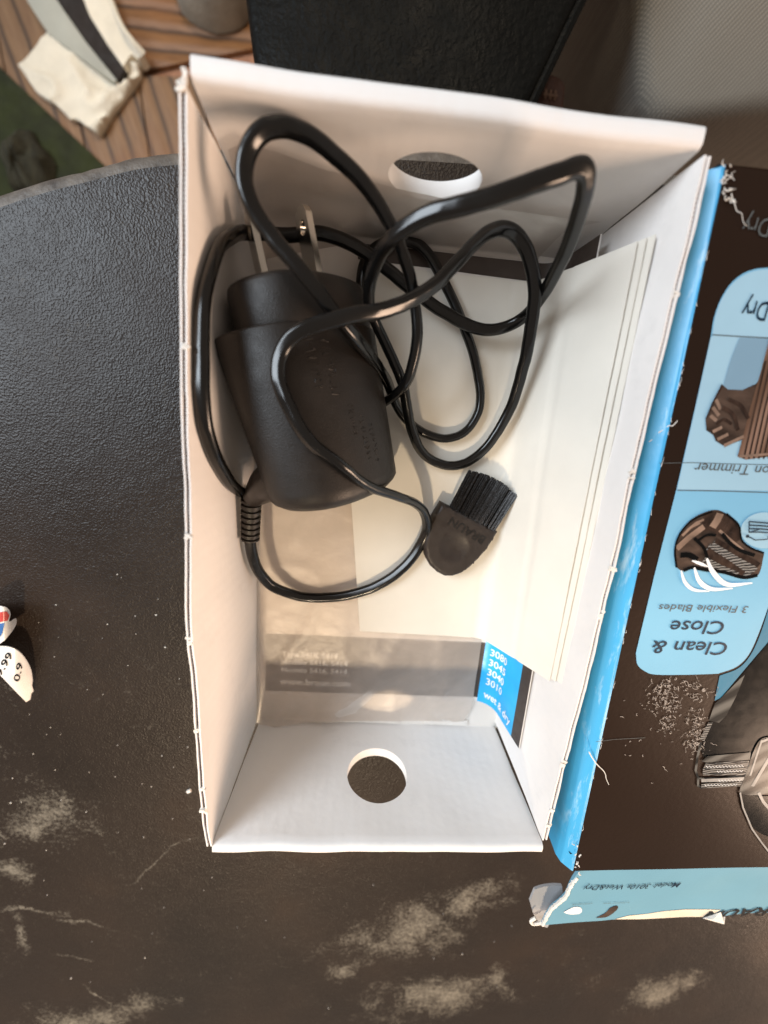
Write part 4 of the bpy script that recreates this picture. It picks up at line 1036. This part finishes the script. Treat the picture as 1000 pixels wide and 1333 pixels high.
mb = MB()
for x, y in ((0, 260), (95, 275), (-40, 490), (180, 490)): mb.add(box((x, y, (zs - 50 + ZF) / 2), (18, 18, zs - 50 - ZF)))
MB_legs = mb
for q in range(4): mesh('leg', *box(((0, 95, -40, 180)[q], (262, 275, 490, 490)[q], (zs - 50 + ZF) / 2), (18, 18, zs - 50 - ZF)), M['black_leather'], ch, smooth=False)
# grey woven sofa cushion
def weave():
    m, nt, b, o = new_mat('grey_twill_fabric'); co = coords(nt, (1, 1, 1), (0, 0, .7))
    w = nd(nt, 'ShaderNodeTexWave', wave_type='BANDS', bands_direction='X'); w.inputs['Scale'].default_value = 190; w.inputs['Distortion'].default_value = 1.5
    nt.links.new(co, w.inputs['Vector'])
    w2 = nd(nt, 'ShaderNodeTexWave', wave_type='BANDS', bands_direction='Y'); w2.inputs['Scale'].default_value = 240; w2.inputs['Distortion'].default_value = 1
    nt.links.new(co, w2.inputs['Vector'])
    h = math_(nt, 'MULTIPLY', w.outputs['Fac'], math_(nt, 'ADD', math_(nt, 'MULTIPLY', w2.outputs['Fac'], .5), .5))
    c = mixc(nt, h, (.10, .098, .09), (.22, .212, .19)); nt.links.new(c, b.inputs['Base Color'])
    b.inputs['Roughness'].default_value = .95; b.inputs['Specular IOR Level'].default_value = .15
    bump(nt, b, h, .35, .001); return m
M['twill'] = weave()
zc = -96
cq = [at(838, 157, zc), at(1040, 130, zc), Vector((420, 315, 0)), Vector((420, 620, 0)), Vector((150, 620, 0)), at(834, -40, zc)]
so = thing('sofa', 'grey woven fabric sofa seat beyond the table', 'sofa', (260, 420, ZF))
mesh('seat_cushion', *cushion(cq, zc, 110, 9, 6, 2, 12), M['twill'], so)
bq = [q + Vector((-4, -2, 0)) for q in cq]
mesh('sofa_base', *cushion([cq[0] + Vector((-3, -3, 0)), cq[1] + Vector((0, -4, 0)), cq[2], cq[3], cq[4], cq[5] + Vector((-3, 0, 0))], zc - 111, abs(ZF - zc) - 112, 6, 1, 4, 14), M['twill'], so)
# little brown leather tag between chair and sofa
M['tan'] = mat('red_brown_leather', (.07, .026, .016), .45, .25, 150, 500, .4, .0008)
M['tan_lt'] = mat('worn_tan_stitch', (.20, .12, .08), .6, .2, 300)
pt = at(716, 128, -110)
tag_ = thing('leather_tag', 'small reddish brown leather tag in the dark gap between chair and sofa', 'tag', tuple(pt))
mesh('tag_body', *cushion([pt + Vector(q) for q in ((-9, -14, 0), (9, -16, 0), (8, 10, 0), (-6, 12, 0))], -110, 6, 2, .6, 3, 3), M['tan'], tag_)
mb = MB()
for k in range(3): mb.add(box(pt + Vector((-3 + 2.6 * k, 1, .9)), (1.2, 4, .5))); 
mb.add(box(pt + Vector((-.4, .6, 1.1)), (8, 1.1, .5))); mb.out('tag_stitch', M['tan_lt'], tag_, smooth=False)
